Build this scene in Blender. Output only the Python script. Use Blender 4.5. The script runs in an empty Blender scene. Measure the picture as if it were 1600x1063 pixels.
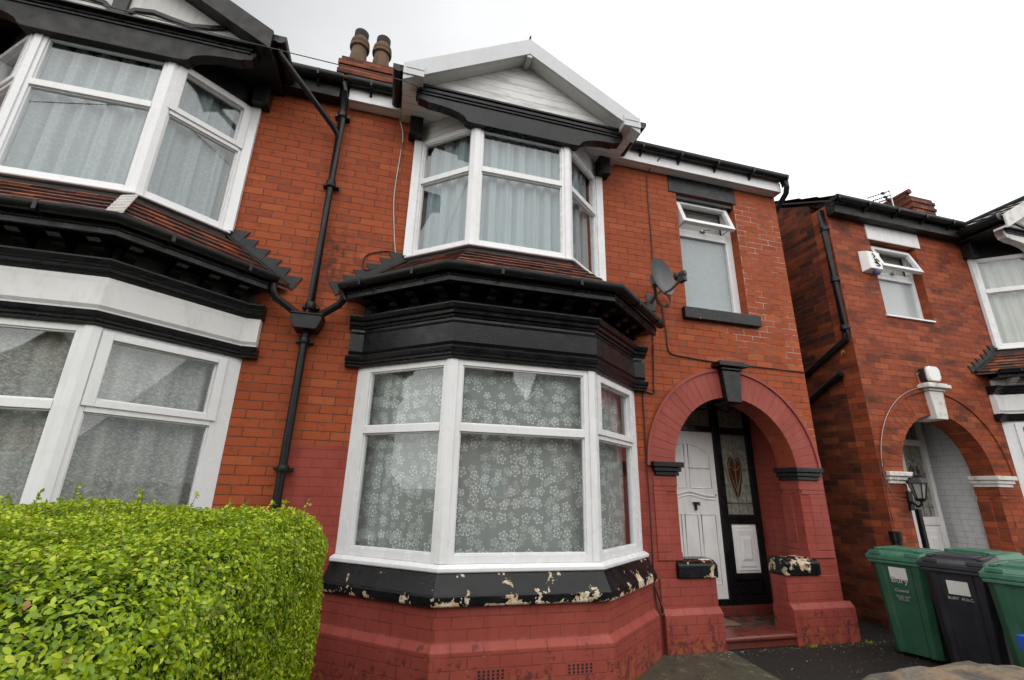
import bpy, bmesh, math, random
import numpy as np
from mathutils import Vector, Matrix
from mathutils.geometry import tessellate_polygon
random.seed(7); rng = np.random.default_rng(7)
R = math.radians
S = bpy.context.scene

# ------------------------------------------------------------------ camera
YAW, PITCH, ROLL, FPX = R(14.745), R(17.762), R(1.388), 727.71
CAMP = Vector((0, -4.5, 1.432))
fw = Vector((math.sin(YAW)*math.cos(PITCH), math.cos(YAW)*math.cos(PITCH), math.sin(PITCH)))
rt = Vector((math.cos(YAW), -math.sin(YAW), 0)); up = rt.cross(fw)
r2 = rt*math.cos(ROLL)+up*math.sin(ROLL); u2 = up*math.cos(ROLL)-rt*math.sin(ROLL)
cd = bpy.data.cameras.new('camera'); cam = bpy.data.objects.new('camera', cd); S.collection.objects.link(cam)
cd.sensor_width = 36; cd.lens = FPX/1600*36; cd.clip_start = .05; cd.clip_end = 3000
cam.matrix_world = Matrix(((r2.x, u2.x, -fw.x, CAMP.x), (r2.y, u2.y, -fw.y, CAMP.y), (r2.z, u2.z, -fw.z, CAMP.z), (0, 0, 0, 1)))
S.camera = cam
# ------------------------------------------------------------------ sky, sun, exposure
SUN_EL, SUN_AZ = 38, 194          # degrees; azimuth clockwise from +Y
w = bpy.data.worlds.new('World'); S.world = w; w.use_nodes = True
nt = w.node_tree; nt.nodes.clear()
def wn(t): return nt.nodes.new(t)
sky = wn('ShaderNodeTexSky'); sky.sky_type = 'NISHITA'; sky.sun_disc = False
sky.sun_elevation = R(SUN_EL); sky.sun_rotation = R(SUN_AZ); sky.dust_density = 3; sky.air_density = 1
hs = wn('ShaderNodeHueSaturation'); hs.inputs['Saturation'].default_value = .07; hs.inputs['Value'].default_value = 1.0
tc = wn('ShaderNodeTexCoord'); mp = wn('ShaderNodeMapping'); mp.inputs['Scale'].default_value = (1, 1, 2.2)
nz = wn('ShaderNodeTexNoise'); nz.inputs['Scale'].default_value = 1.6; nz.inputs['Detail'].default_value = 5; nz.inputs['Roughness'].default_value = .5
rmp = wn('ShaderNodeMapRange'); rmp.inputs[1].default_value = .3; rmp.inputs[2].default_value = .7; rmp.inputs[3].default_value = 2.35; rmp.inputs[4].default_value = 3.1
mul = wn('ShaderNodeMix'); mul.data_type = 'RGBA'; mul.blend_type = 'MIX'; mul.inputs[0].default_value = .9   # cloud deck over the sky
dt = wn('ShaderNodeVectorMath'); dt.operation = 'DOT_PRODUCT'; dt.inputs[1].default_value = Vector((.78, .55, .30)).normalized()
br = wn('ShaderNodeMapRange'); br.inputs[1].default_value = .3; br.inputs[2].default_value = 1; br.inputs[3].default_value = .52; br.inputs[4].default_value = 1.45
cl = wn('ShaderNodeMath'); cl.operation = 'MULTIPLY'; ccol = wn('ShaderNodeCombineColor')
bg = wn('ShaderNodeBackground'); bg.inputs[1].default_value = .15
wo = wn('ShaderNodeOutputWorld')
L = nt.links.new
L(sky.outputs[0], hs.inputs['Color']); L(tc.outputs['Generated'], mp.inputs[0]); L(mp.outputs[0], nz.inputs['Vector'])
L(nz.outputs[0], rmp.inputs[0]); L(tc.outputs['Generated'], dt.inputs[0]); L(dt.outputs['Value'], br.inputs[0]); L(rmp.outputs[0], cl.inputs[0]); L(br.outputs[0], cl.inputs[1])
for k_, f_ in enumerate((.985, 1.0, 1.01)):
    q_ = wn('ShaderNodeMath'); q_.operation = 'MULTIPLY'; q_.inputs[1].default_value = f_; L(cl.outputs[0], q_.inputs[0]); L(q_.outputs[0], ccol.inputs[k_])
L(hs.outputs[0], mul.inputs[6]); L(ccol.outputs[0], mul.inputs[7]); L(mul.outputs[2], bg.inputs[0]); L(bg.outputs[0], wo.inputs[0])
sl = bpy.data.lights.new('sun', 'SUN'); sl.energy = 1.5; sl.angle = R(140); sl.color = (1, .97, .93)
so = bpy.data.objects.new('sun', sl); S.collection.objects.link(so)
sd = Vector((math.sin(R(SUN_AZ))*math.cos(R(SUN_EL)), math.cos(R(SUN_AZ))*math.cos(R(SUN_EL)), math.sin(R(SUN_EL))))
so.rotation_euler = (-sd).to_track_quat('-Z', 'Y').to_euler(); so.location = (0, -10, 20)
S.view_settings.view_transform = 'Standard'; S.view_settings.look = 'None'; S.view_settings.gamma = 1
S.view_settings.exposure = 1.42
S.render.engine = 'CYCLES'
try: S.cycles.use_denoising = True
except Exception: pass
S.cycles.max_bounces = 8; S.cycles.transparent_max_bounces = 12

# ------------------------------------------------------------------ materials
class M:
    def __init__(s, name):
        s.m = bpy.data.materials.new(name); s.m.use_nodes = True; s.t = s.m.node_tree
        s.b = s.t.nodes['Principled BSDF']; s.o = s.t.nodes['Material Output']
    def n(s, t, props=None, **ins):
        x = s.t.nodes.new(t)
        for k, v in (props or {}).items(): setattr(x, k, v)
        for k, v in ins.items(): s.set(x, k, v)
        return x
    def set(s, x, k, v):
        if k[0] == 'i' and k[1:].isdigit(): i = x.inputs[int(k[1:])]
        else: i = x.inputs[k.replace('_', ' ')]
        if hasattr(v, 'is_output') or isinstance(v, bpy.types.NodeSocket): s.t.links.new(v, i)
        else: i.default_value = v
    def p(s, **k):
        for a, v in k.items(): s.set(s.b, a, v)
    def uv(s): return s.n('ShaderNodeUVMap').outputs[0]
    def ob(s): return s.n('ShaderNodeTexCoord').outputs['Object']
    def noise(s, vec, scale, detail=4, rough=.55, out=0, dist=0):
        return s.n('ShaderNodeTexNoise', None, Vector=vec, Scale=scale, Detail=detail, Roughness=rough, Distortion=dist).outputs[out]
    def ramp(s, f, stops, interp='LINEAR'):
        r = s.n('ShaderNodeValToRGB', None, Fac=f); e = r.color_ramp.elements; r.color_ramp.interpolation = interp
        while len(e) < len(stops): e.new(.5)
        for q, (ps, c) in zip(e, stops):
            q.position = ps; q.color = (c, c, c, 1) if not isinstance(c, tuple) else (*c, 1)
        return r.outputs[0]
    def mr(s, v, a, b, c=0., d=1.): return s.n('ShaderNodeMapRange', None, i0=v, i1=a, i2=b, i3=c, i4=d).outputs[0]
    def ma(s, op, a, b=0., c=0.): return s.n('ShaderNodeMath', {'operation': op}, i0=a, i1=b, i2=c).outputs[0]
    def mix(s, f, a, b, blend='MIX'):
        x = s.n('ShaderNodeMix', {'data_type': 'RGBA', 'blend_type': blend})
        for i, v in ((0, f), (6, a), (7, b)):
            if isinstance(v, bpy.types.NodeSocket): s.t.links.new(v, x.inputs[i])
            else: x.inputs[i].default_value = (*v, 1) if isinstance(v, tuple) and len(v) == 3 else v
        return x.outputs[2]
    def bump(s, h, strength=.3, dist=.01, nrm=None):
        x = s.n('ShaderNodeBump', None, Height=h, Strength=strength, Distance=dist)
        if nrm is not None: s.t.links.new(nrm, x.inputs['Normal'])
        return x.outputs[0]
    def sep(s, v): return s.n('ShaderNodeSeparateXYZ', None, i0=v).outputs

BW, BH = .236, .0785
def brick_tex(m, mortar=.0045):
    b = m.n('ShaderNodeTexBrick', None, Vector=m.uv(), Color1=(0, 0, 0, 1), Color2=(1, 1, 1, 1), Mortar=(.5, .5, .5, 1), Scale=1., Mortar_Size=mortar, Mortar_Smooth=.15, Bias=0., Brick_Width=BW, Row_Height=BH)
    b.offset = .5
    return b.outputs[0], b.outputs[1]      # random grey per brick, mortar mask

PAINT = (.235, .045, .033)
def brick_mat(name, paint_z=None, soot=0., repoint=False, cols=None):
    m = M(name); rnd, mor = brick_tex(m, .0042)
    uv = m.uv(); xy = m.sep(uv); ob = m.ob()
    c = cols or [(0., (.24, .056, .023)), (.10, (.295, .064, .0225)), (.45, (.32, .070, .0235)), (.85, (.34, .077, .0255)), (1., (.38, .098, .033))]
    col = m.ramp(rnd, c)
    n1 = m.noise(uv, 1.1, 5); n2 = m.noise(uv, 14, 4, .65); n3 = m.noise(uv, 70, 3, .6)
    col = m.mix(m.mr(n1, .35, .75, 0, .4), col, (.235, .046, .019))
    col = m.mix(m.mr(n2, .55, .75, 0, .55), col, (.11, .032, .020))
    col = m.mix(m.mr(n3, .62, .8, 0, .4), col, (.40, .14, .07))
    if soot:
        sm = m.noise(m.n('ShaderNodeMapping', None, Vector=uv, Scale=(1.2, 3.2, 1)).outputs[0], 1.6, 6, .62)
        col = m.mix(m.mr(sm, .62-.2*soot, .80-.1*soot, 0, .9), col, (.022, .014, .011))
    mc = m.mix(m.mr(m.noise(uv, 9, 3), .4, .65), (.075, .035, .025), (.15, .07, .05))
    if repoint:
        g = m.ma('ADD', m.mr(xy[0], 3.55, 3.95), m.mr(m.noise(uv, .9, 3), .35, .65, -.75, .25))
        g = m.ma('MULTIPLY', m.mr(g, .45, .8), m.mr(m.noise(uv, 5, 3), .4, .55))
        mc = m.mix(g, mc, (.42, .35, .30))
    col = m.mix(mor, col, mc)
    # streaks of lime and flecks
    sp = m.noise(m.n('ShaderNodeMapping', None, Vector=uv, Scale=(9, 3.5, 1)).outputs[0], 2.2, 6, .7)
    col = m.mix(m.mr(sp, .715, .75, 0, .55), col, (.55, .47, .42))
    if paint_z is not None:      # grime patch on the brickwork beside the downpipe
        d_ = m.n('ShaderNodeVectorMath', {'operation': 'DISTANCE'}, i0=m.n('ShaderNodeMapping', None, Vector=uv, Scale=(1.5, 1, 1)).outputs[0], i1=(-.83*1.5+.25, 3.55, 0)).outputs['Value']
        g_ = m.ma('MULTIPLY', m.mr(d_, .1, .5, 1, 0), m.mr(m.noise(uv, 11, 4, .6), .42, .6))
        col = m.mix(m.ma('MULTIPLY', g_, .75), col, (.035, .02, .015))
    rough = .62; hgt = m.ma('ADD', m.ma('MULTIPLY', mor, -1.), m.ma('MULTIPLY', n3, .35))
    if paint_z is not None:
        edge = m.ma('ADD', xy[1], m.mr(n2, 0, 1, -.012, .012))
        pm = m.ma('LESS_THAN', edge, paint_z)
        pc = m.mix(m.mr(m.noise(uv, 4, 4), .35, .7), PAINT, (.31, .068, .050))
        pc = m.mix(m.ma('MULTIPLY', mor, .22), pc, (.08, .015, .013))
        col = m.mix(pm, col, pc)
    m.p(Base_Color=col, Roughness=m.mr(n2, .3, .7, .55, .85), Normal=m.bump(hgt, .8, .006))
    m.b.inputs['Specular IOR Level'].default_value = .18
    return m.m

def painted_brick(name, colr=PAINT, col2=None, wear=.5, joints=True, weather_z=None):
    m = M(name); uv = m.uv(); n2 = m.noise(uv, 12, 4, .65); n1 = m.noise(uv, 2.3, 4)
    col = m.mix(m.mr(n1, .3, .7), colr, col2 or (.325, .070, .052))
    st_ = m.noise(m.n('ShaderNodeMapping', None, Vector=uv, Scale=(6, .7, 1)).outputs[0], 2.4, 5, .6)
    col = m.mix(m.mr(st_, .52, .75, 0, .45), col, tuple(x*.55 for x in colr))
    col = m.mix(m.mr(m.noise(uv, 38, 3, .6), .60, .74, 0, .35), col, tuple(min(1, x*1.7) for x in colr))
    h = m.ma('MULTIPLY', m.noise(uv, 60, 3), .3)
    if joints:
        rnd, mor = brick_tex(m, .005)
        col = m.mix(m.ma('MULTIPLY', mor, m.mr(n2, .35, .65, .08, .6)), col, tuple(x*.3 for x in colr))
        h = m.ma('SUBTRACT', h, m.ma('MULTIPLY', mor, .8))
    if wear:
        z = m.sep(uv)[1]
        k = m.ma('ADD', m.noise(m.n('ShaderNodeMapping', None, Vector=uv, Scale=(1, .8, 1)).outputs[0], 11, 6, .7), m.mr(z, .05, .62, .17*wear, -.12))
        col = m.mix(m.mr(k, .60, .63, 0, .85), col, (.10, .03, .022))
        k2 = m.ma('ADD', m.noise(uv, 10, 5, .7), m.mr(z, .05, .6, .20*wear, -.16))
        col = m.mix(m.mr(k2, .645, .67, 0, .9), col, (.30, .085, .035))
    m.p(Base_Color=col, Roughness=m.mr(n2, .3, .7, .42, .66), Normal=m.bump(h, .5, .004)); m.b.inputs['Specular IOR Level'].default_value = .28
    return m.m

def black_paint(name, flake=0., edge=None, base=(.006, .006, .007), rough=.26, dust=.10):
    m = M(name); ob = m.ob(); n = m.noise(ob, 9, 5, .6); f = m.noise(ob, 55, 4, .6)
    col = m.mix(m.mr(n, .45, .75, 0, dust), base, (.026, .025, .024))
    h = m.noise(m.n('ShaderNodeMapping', None, Vector=ob, Scale=(3, 3, 22)).outputs[0], 6, 4)
    rg = m.mr(n, .3, .7, rough-.1, rough+.2)
    if flake:
        k = m.noise(ob, 6.5, 7, .62, dist=.4); k2 = m.noise(ob, 19, 4, .6)
        k = m.ma('ADD', k, m.ma('MULTIPLY', m.mr(m.noise(ob, 24, 5, .65), .3, .7, -1, 1), .055))
        if edge: k = m.ma('ADD', k, m.ma('ADD', m.mr(m.sep(m.uv())[1], edge[0], edge[1], .13, -.045), m.mr(m.sep(ob)[0], -1.6, .5, -.05, .035)))
        msk = m.mr(k, .685-.14*flake, .692-.14*flake)
        fc = m.ramp(k2, [(.35, (.40, .28, .15)), (.5, (.47, .36, .22)), (.62, (.6, .56, .5)), (.75, (.22, .06, .05))])
        col = m.mix(msk, col, fc); h = m.ma('SUBTRACT', h, m.ma('MULTIPLY', msk, .9)); rg = m.mix(msk, rg, (.8, .8, .8))
    m.p(Base_Color=col, Roughness=rg, Normal=m.bump(m.ma('ADD', h, m.ma('MULTIPLY', f, .3)), .35, .004))
    m.b.inputs['Specular IOR Level'].default_value = .3
    return m.m

def plain(name, col, rough=.5, var=.25, dirt=None, dirt_amt=.0, scale=5, bump=.15, metallic=0., spec=.5, vstretch=None):
    m = M(name); ob = m.ob(); n = m.noise(ob, scale, 5, .6)
    c = m.mix(m.mr(n, .3, .7), tuple(x*(1-var) for x in col), col)
    if dirt:
        sv = m.n('ShaderNodeMapping', None, Vector=ob, Scale=vstretch or (4, 4, 1)).outputs[0]
        c = m.mix(m.mr(m.noise(sv, 3.5, 6, .66), .5, .72, 0, dirt_amt), c, dirt)
    m.p(Base_Color=c, Roughness=m.mr(n, .3, .7, max(.05, rough-.08), rough+.1), Metallic=metallic, Normal=m.bump(m.noise(ob, 45, 4), bump, .004))
    m.b.inputs['Specular IOR Level'].default_value = spec
    return m.m

def boards(name, col, axis, pitch, dirtc=(.35, .33, .29), amt=.35):
    m = M(name); ob = m.ob(); x = m.sep(ob)[axis]
    f = m.ma('FRACT', m.ma('DIVIDE', x, pitch))
    groove = m.mr(m.ma('ABSOLUTE', m.ma('SUBTRACT', f, .5)), .455, .49)
    n = m.noise(m.n('ShaderNodeMapping', None, Vector=ob, Scale=(1, 1, 4)).outputs[0], 2.6, 6, .65)
    c = m.mix(m.mr(n, .45, .75, 0, amt), col, dirtc)
    c = m.mix(m.ma('MULTIPLY', groove, .65), c, (.17, .16, .15))
    m.p(Base_Color=c, Roughness=.42, Normal=m.bump(m.ma('MULTIPLY', groove, -1.), .6, .006))
    return m.m

def glass_mat(name, tint=(.96, .98, .975), k=1.35, base=.03):
    m = M(name); fr = m.n('ShaderNodeFresnel', None, IOR=1.5).outputs[0]
    nb = m.bump(m.noise(m.ob(), 1.3, 1), .02, .02)
    gl = m.n('ShaderNodeBsdfGlossy', None, Roughness=.01, Color=(.95, .98, 1, 1), Normal=nb).outputs[0]
    tr = m.n('ShaderNodeBsdfTransparent', None, Color=(*tint, 1)).outputs[0]
    f = m.n('ShaderNodeMath', {'operation': 'MULTIPLY_ADD', 'use_clamp': True}, i0=fr, i1=k, i2=base).outputs[0]
    f = m.ma('MULTIPLY', f, m.ma('SUBTRACT', 1., m.n('ShaderNodeNewGeometry').outputs['Backfacing']))
    x = m.n('ShaderNodeMixShader', None, i0=f, i1=tr, i2=gl).outputs[0]
    m.t.links.new(x, m.o.inputs[0]); return m.m

def curtain_mat(name, col, opacity, pattern):
    m = M(name); uv = m.uv()
    d = m.n('ShaderNodeBsdfDiffuse'); tl = m.n('ShaderNodeBsdfTranslucent'); tp = m.n('ShaderNodeBsdfTransparent')
    if pattern == 'flowers':
        def flowers(scale, r0, wdt, seed, keep):
            mp = m.n('ShaderNodeMapping', None, Vector=uv, Location=(seed, seed*1.7, 0)).outputs[0]
            v = m.n('ShaderNodeTexVoronoi', {'voronoi_dimensions': '2D', 'feature': 'F1'}, Vector=mp, Scale=scale, Randomness=.6)
            df = m.n('ShaderNodeVectorMath', {'operation': 'SUBTRACT'}, i0=mp, i1=v.outputs['Position']).outputs[0]
            s = m.sep(df); th = m.ma('ARCTAN2', s[1], s[0]); r = m.n('ShaderNodeVectorMath', {'operation': 'LENGTH'}, i0=df).outputs['Value']
            ro = m.sep(v.outputs['Color'])
            pet = m.ma('ABSOLUTE', m.ma('COSINE', m.ma('ADD', m.ma('MULTIPLY', th, 2.5), m.ma('MULTIPLY', ro[0], 6.28))))
            rad = m.ma('MULTIPLY', m.ma('POWER', pet, .6), m.ma('MULTIPLY', m.mr(ro[1], 0, 1, .65, 1.1), r0))
            ring = m.mr(m.ma('ABSOLUTE', m.ma('SUBTRACT', r, rad)), wdt*.55, wdt, 1, 0)
            dot = m.mr(r, r0*.18, r0*.26, 1, 0)
            return m.ma('MULTIPLY', m.ma('MAXIMUM', ring, dot), m.mr(ro[2], keep, keep+.01))
        f = m.ma('MAXIMUM', flowers(8.6, .041, .0068, 0., .15), m.ma('MAXIMUM', m.ma('MULTIPLY', flowers(8.8, .032, .0075, 3.3, .25), .6), m.ma('MULTIPLY', flowers(11, .030, .008, 7.1, .3), .4)))
    elif pattern == 'lace2':
        q_ = m.sep(uv); zz_ = m.n('ShaderNodeCombineXYZ', None, X=m.ma('ADD', q_[0], m.ma('MULTIPLY', m.ma('PINGPONG', q_[1], .045), 1.1)), Y=m.ma('MULTIPLY', q_[1], 1.)).outputs[0]
        v = m.n('ShaderNodeTexVoronoi', {'voronoi_dimensions': '2D', 'feature': 'DISTANCE_TO_EDGE'}, Vector=zz_, Scale=26, Randomness=.8).outputs['Distance']
        f = m.ma('MULTIPLY', m.mr(m.noise(zz_, 30, 3, .6, dist=2.), .44, .56), m.mr(v, .05, .3, .35, 1))
        f = m.ma('ADD', m.ma('MULTIPLY', f, .8), m.ma('MULTIPLY', m.mr(m.noise(m.n('ShaderNodeMapping', None, Vector=uv, Scale=(5, .15, 1)).outputs[0], 1.3, 3), .4, .65), .45))
    elif pattern == 'lace':
        v = m.n('ShaderNodeTexVoronoi', {'voronoi_dimensions': '2D', 'feature': 'SMOOTH_F1'}, Vector=uv, Scale=34, Randomness=.9).outputs['Distance']
        wv = m.noise(uv, 38, 3, .6, dist=1.6)
        f = m.ma('MULTIPLY', m.mr(wv, .45, .55), m.mr(v, .1, .5, 1, .25))
    else:
        mp = m.n('ShaderNodeMapping', None, Vector=uv, Scale=(3.2, 1, 1)).outputs[0]
        f = m.mr(m.noise(mp, 26, 4, .7), .35, .65, .55, 1)
    op = m.mr(f, 0, 1, opacity[0], opacity[1])
    d.inputs[0].default_value = (*col, 1); tl.inputs[0].default_value = (*col, 1)
    a = m.n('ShaderNodeMixShader', None, i0=.25, i1=d.outputs[0], i2=tl.outputs[0]).outputs[0]
    b = m.n('ShaderNodeMixShader', None, i0=op, i1=tp.outputs[0], i2=a).outputs[0]
    m.t.links.new(b, m.o.inputs[0]); return m.m

MT = {}
MT['brick_main'] = brick_mat('red_brick_part_painted', paint_z=1.765, repoint=True)
MT['brick'] = brick_mat('red_brick')
MT['brick_nb'] = brick_mat('weathered_red_brick', soot=.5, cols=[(0., (.13, .034, .018)), (.2, (.22, .048, .021)), (.6, (.28, .060, .023)), (1., (.35, .09, .035))])
MT['brick_side'] = brick_mat('sooty_brick', soot=1.15, cols=[(0., (.035, .018, .012)), (.25, (.10, .028, .016)), (.6, (.17, .045, .02)), (1., (.27, .075, .03))])
MT['chim'] = brick_mat('chimney_brick', soot=1.1, cols=[(0., (.03, .018, .014)), (.4, (.09, .03, .018)), (.7, (.20, .05, .022)), (1., (.31, .085, .033))])
MT['red'] = painted_brick('red_masonry_paint', wear=.62)
MT['red_smooth'] = painted_brick('red_paint_smooth', joints=False, wear=.1)
MT['white_brick'] = painted_brick('white_painted_brick', (.52, .53, .54), (.62, .63, .63), wear=0)
MT['black'] = black_paint('black_gloss_paint')
MT['black_flake'] = black_paint('flaking_black_paint', flake=.76, edge=(.625, .74))
MT['black_half'] = black_paint('part_peeled_black_paint', flake=.72)
MT['black_peel'] = black_paint('peeling_black_paint', flake=1.0)
MT['black_chip'] = black_paint('chipped_black_paint', flake=.18)
MT['pipe'] = black_paint('black_plastic_pipe', base=(.007, .007, .008), rough=.34, dust=.2)
MT['old_black'] = black_paint('weathered_black_timber', base=(.009, .0087, .0087), rough=.45, dust=.16)
MT['upvc'] = plain('white_plastic', (.74, .75, .76), .26, .04, (.55, .53, .48), .3)
MT['grey_panel'] = plain('bare_grey_panel', (.06, .06, .058), .8, .4, (.015, .015, .015), .6, scale=14)
MT['upvc_board'] = plain('weathered_white_board', (.52, .535, .55), .4, .08, (.38, .38, .37), .3)
MT['upvc_old'] = plain('greyed_plastic', (.68, .68, .66), .4, .1, (.40, .38, .34), .5)
MT['white'] = plain('white_paint', (.74, .74, .73), .4, .08, (.42, .38, .32), .35)
MT['white_worn'] = plain('worn_white_paint', (.66, .65, .62), .55, .12, (.22, .10, .06), .7, vstretch=(3, 3, 2))
MT['render'] = plain('white_render', (.60, .60, .58), .7, .15, (.33, .31, .28), .6)
MT['clad'] = boards('shiplap_cladding', (.66, .665, .66), 2, .098, (.24, .22, .19), .8)
MT['soffit'] = boards('soffit_boards', (.74, .74, .75), 1, .1)
MT['soffit_x'] = boards('fascia_boards', (.74, .74, .75), 2, .075)
MT['glass'] = glass_mat('window_glass')
MT['frost'] = plain('frosted_glass', (.30, .345, .36), .22, .12, scale=30, bump=.25)
MT['frost_nb'] = plain('dimpled_glass', (.40, .43, .44), .2, .2, scale=40, bump=.3)
MT['net_flower'] = curtain_mat('flowered_net', (.82, .85, .83), (.44, .98), 'flowers')
MT['net_plain'] = curtain_mat('plain_net', (.40, .47, .50), (.86, 1.), 'plain')
MT['net_lace'] = curtain_mat('lace_net', (.66, .65, .62), (.42, .95), 'lace2')
MT['net_lace_up'] = curtain_mat('pale_lace_net', (.42, .485, .50), (.78, 1.), 'lace')
MT['drape'] = plain('heavy_drape', (.45, .44, .40), .9, .2)
MT['room'] = plain('room_plaster', (.32, .30, .28), .9, .1)
MT['lead'] = plain('painted_lead', (.011, .0115, .013), .45, .3, (.05, .05, .05), .3, scale=9, bump=.4, spec=.3)
MT['asphalt'] = None
MT['dish'] = plain('dark_grey_metal', (.075, .078, .082), .45, .15, (.03, .03, .03), .3)
MT['cable_black'] = plain('black_cable', (.015, .014, .014), .5)
MT['cable_white'] = plain('white_cable', (.6, .58, .55), .5)
MT['plant'] = plain('weed_leaf', (.10, .22, .03), .5, .4)
MT['pot'] = plain('stained_clay_pot', (.16, .095, .052), .85, .5, (.022, .016, .012), 1., scale=7)
MT['pot_soot_hole_shade'] = plain('soot', (.012, .011, .011), .8)  # soot on the pot rims; also the painted shade of the air brick holes

def tile_mat(name, ramp, wet=.35):
    m = M(name); ob = m.ob()
    at = m.n('ShaderNodeAttribute', {'attribute_name': 'tint'}).outputs['Fac']
    c = m.ramp(at, ramp); n = m.noise(ob, 16, 5, .65)
    c = m.mix(m.mr(n, .5, .72, 0, .75), c, (.035, .02, .015))
    m.p(Base_Color=c, Roughness=m.mr(n, .3, .7, wet-.1, wet+.25), Normal=m.bump(m.noise(ob, 50, 4), .4, .004)); return m.m
MT['clay_tile'] = tile_mat('clay_tiles', [(0., (.045, .020, .014)), (.4, (.095, .030, .018)), (.8, (.15, .042, .021)), (1., (.30, .085, .030))])
MT['roof_tile'] = tile_mat('dark_roof_tiles', [(0., (.022, .02, .02)), (1., (.05, .045, .042))], .25)
MT['tile_white'] = plain('whitewashed_tile', (.50, .49, .46), .6, .3, (.2, .17, .14), .5)

def frac_tiles(name, c1, c2, size=.11):
    m = M(name); xy = m.ob()
    ck = m.n('ShaderNodeTexChecker', None, Vector=xy, Color1=(*c1, 1), Color2=(*c2, 1), Scale=1/size).outputs[0]
    n = m.noise(xy, 9, 5); c = m.mix(m.mr(n, .4, .7, 0, .6), ck, (.10, .08, .065))
    m.p(Base_Color=c, Roughness=m.mr(n, .3, .7, .25, .6)); return m.m
MT['floor_tile'] = frac_tiles('quarry_floor_tiles', (.12, .035, .025), (.035, .03, .028))
MT['step'] = plain('red_step_paint', (.17, .035, .026), .3, .3, (.06, .045, .04), .7, scale=6)
MT['mat'] = plain('coir_mat', (.20, .13, .06), .95, .4, (.06, .04, .03), .6, scale=30, bump=.6)

def asphalt():
    m = M('wet_asphalt'); ob = m.ob(); n = m.noise(ob, 1.4, 5); g = m.noise(ob, 120, 3, .7)
    c = m.mix(m.mr(g, .4, .7), (.009, .0085, .008), (.028, .025, .022))
    c = m.mix(m.mr(n, .5, .75, 0, .5), c, (.017, .014, .011))
    sp = m.n('ShaderNodeTexVoronoi', None, Vector=ob, Scale=16, Randomness=1.).outputs['Distance']
    c = m.mix(m.mr(sp, .035, .05, .7, 0), c, (.35, .33, .3))
    m.p(Base_Color=c, Roughness=m.mr(n, .35, .65, .5, .8), Normal=m.bump(g, .7, .006)); m.b.inputs['Specular IOR Level'].default_value = .3; return m.m
MT['asphalt'] = asphalt()
def concrete():
    m = M('mossy_concrete'); ob = m.ob(); n = m.noise(ob, 6, 7, .68); g = m.noise(ob, 90, 3, .7)
    c = m.ramp(n, [(.3, (.022, .020, .015)), (.46, (.06, .052, .038)), (.55, (.045, .045, .022)), (.64, (.14, .115, .08)), (.75, (.19, .17, .13))])
    m.p(Base_Color=c, Roughness=m.mr(n, .35, .65, .45, .8), Normal=m.bump(m.ma('ADD', n, m.ma('MULTIPLY', g, .4)), .8, .012)); return m.m
MT['concrete'] = concrete()
def stone():
    m = M('gritstone'); ob = m.ob(); n = m.noise(ob, 9, 7, .66); g = m.noise(ob, 90, 4, .7)
    c = m.ramp(n, [(.30, (.035, .030, .024)), (.44, (.10, .085, .065)), (.54, (.22, .15, .085)), (.62, (.12, .105, .085)), (.75, (.20, .175, .14))])
    c = m.mix(m.mr(g, .5, .7, 0, .4), c, (.10, .09, .08))
    m.p(Base_Color=c, Roughness=.85, Normal=m.bump(m.ma('ADD', n, m.ma('MULTIPLY', g, .4)), .9, .02)); return m.m
MT['stone'] = stone()
MT['bin_green'] = plain('green_bin_plastic', (.022, .095, .052), .45, .25, (.05, .085, .06), .55, vstretch=(7, 7, 1.5))
MT['bin_green_lid'] = plain('faded_green_plastic', (.045, .16, .10), .38, .3, (.12, .2, .15), .4)
MT['bin_black'] = plain('black_bin_plastic', (.011, .012, .018), .45, .25, (.035, .036, .042), .55, vstretch=(7, 7, 1.5))
MT['bin_black_lid'] = plain('faded_black_plastic', (.026, .027, .033), .4, .3, (.07, .07, .08), .4)
MT['blue'] = plain('blue_plastic', (.012, .075, .42), .4, .15)
MT['print'] = plain('worn_white_print', (.42, .43, .42), .5, .3, (.12, .16, .14), .6, scale=30)
MT['sticker'] = plain('white_sticker', (.60, .60, .58), .5, .06, (.3, .3, .3), .25)
MT['metal'] = plain('galvanised_metal', (.45, .46, .47), .4, .2, metallic=.7)
MT['lens'] = plain('clear_lantern_glass', (.30, .30, .27), .1, .1)
MT['lamp_white'] = plain('white_lamp_plastic', (.78, .78, .76), .35, .05)
MT['blue_lens'] = plain('blue_strobe_lens', (.10, .10, .26), .2, .1)
MT['wood_dark'] = plain('twig_bark', (.16, .12, .045), .8, .4)
def leaded(name):
    m = M(name); ob = m.ob(); n = m.noise(ob, 22, 3)
    c = m.mix(m.mr(n, .3, .7), (.15, .155, .125), (.30, .30, .25))
    m.p(Base_Color=c, Roughness=.13, Normal=m.bump(m.noise(ob, 30, 2), .25, .01)); return m.m
MT['leadglass'] = leaded('obscured_leaded_glass')
MT['amber'] = plain('amber_glass', (.075, .026, .007), .12, .25, scale=12)
MT['teal'] = plain('teal_glass', (.02, .10, .12), .12, .2)
MT['came'] = plain('lead_came', (.16, .16, .15), .4)
def leaf_mat():
    m = M('privet_leaf'); at = m.n('ShaderNodeAttribute', {'attribute_name': 'tint'}).outputs['Fac']
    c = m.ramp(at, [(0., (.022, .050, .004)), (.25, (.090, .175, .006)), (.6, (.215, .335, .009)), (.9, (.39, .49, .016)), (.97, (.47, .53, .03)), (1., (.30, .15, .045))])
    d = m.n('ShaderNodeBsdfTranslucent', None, Color=c).outputs[0]
    m.p(Base_Color=c, Roughness=.24); m.b.inputs['Specular IOR Level'].default_value = .4
    x = m.n('ShaderNodeMixShader', None, i0=.28, i1=m.b.outputs[0], i2=d).outputs[0]
    m.t.links.new(x, m.o.inputs[0]); return m.m
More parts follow.
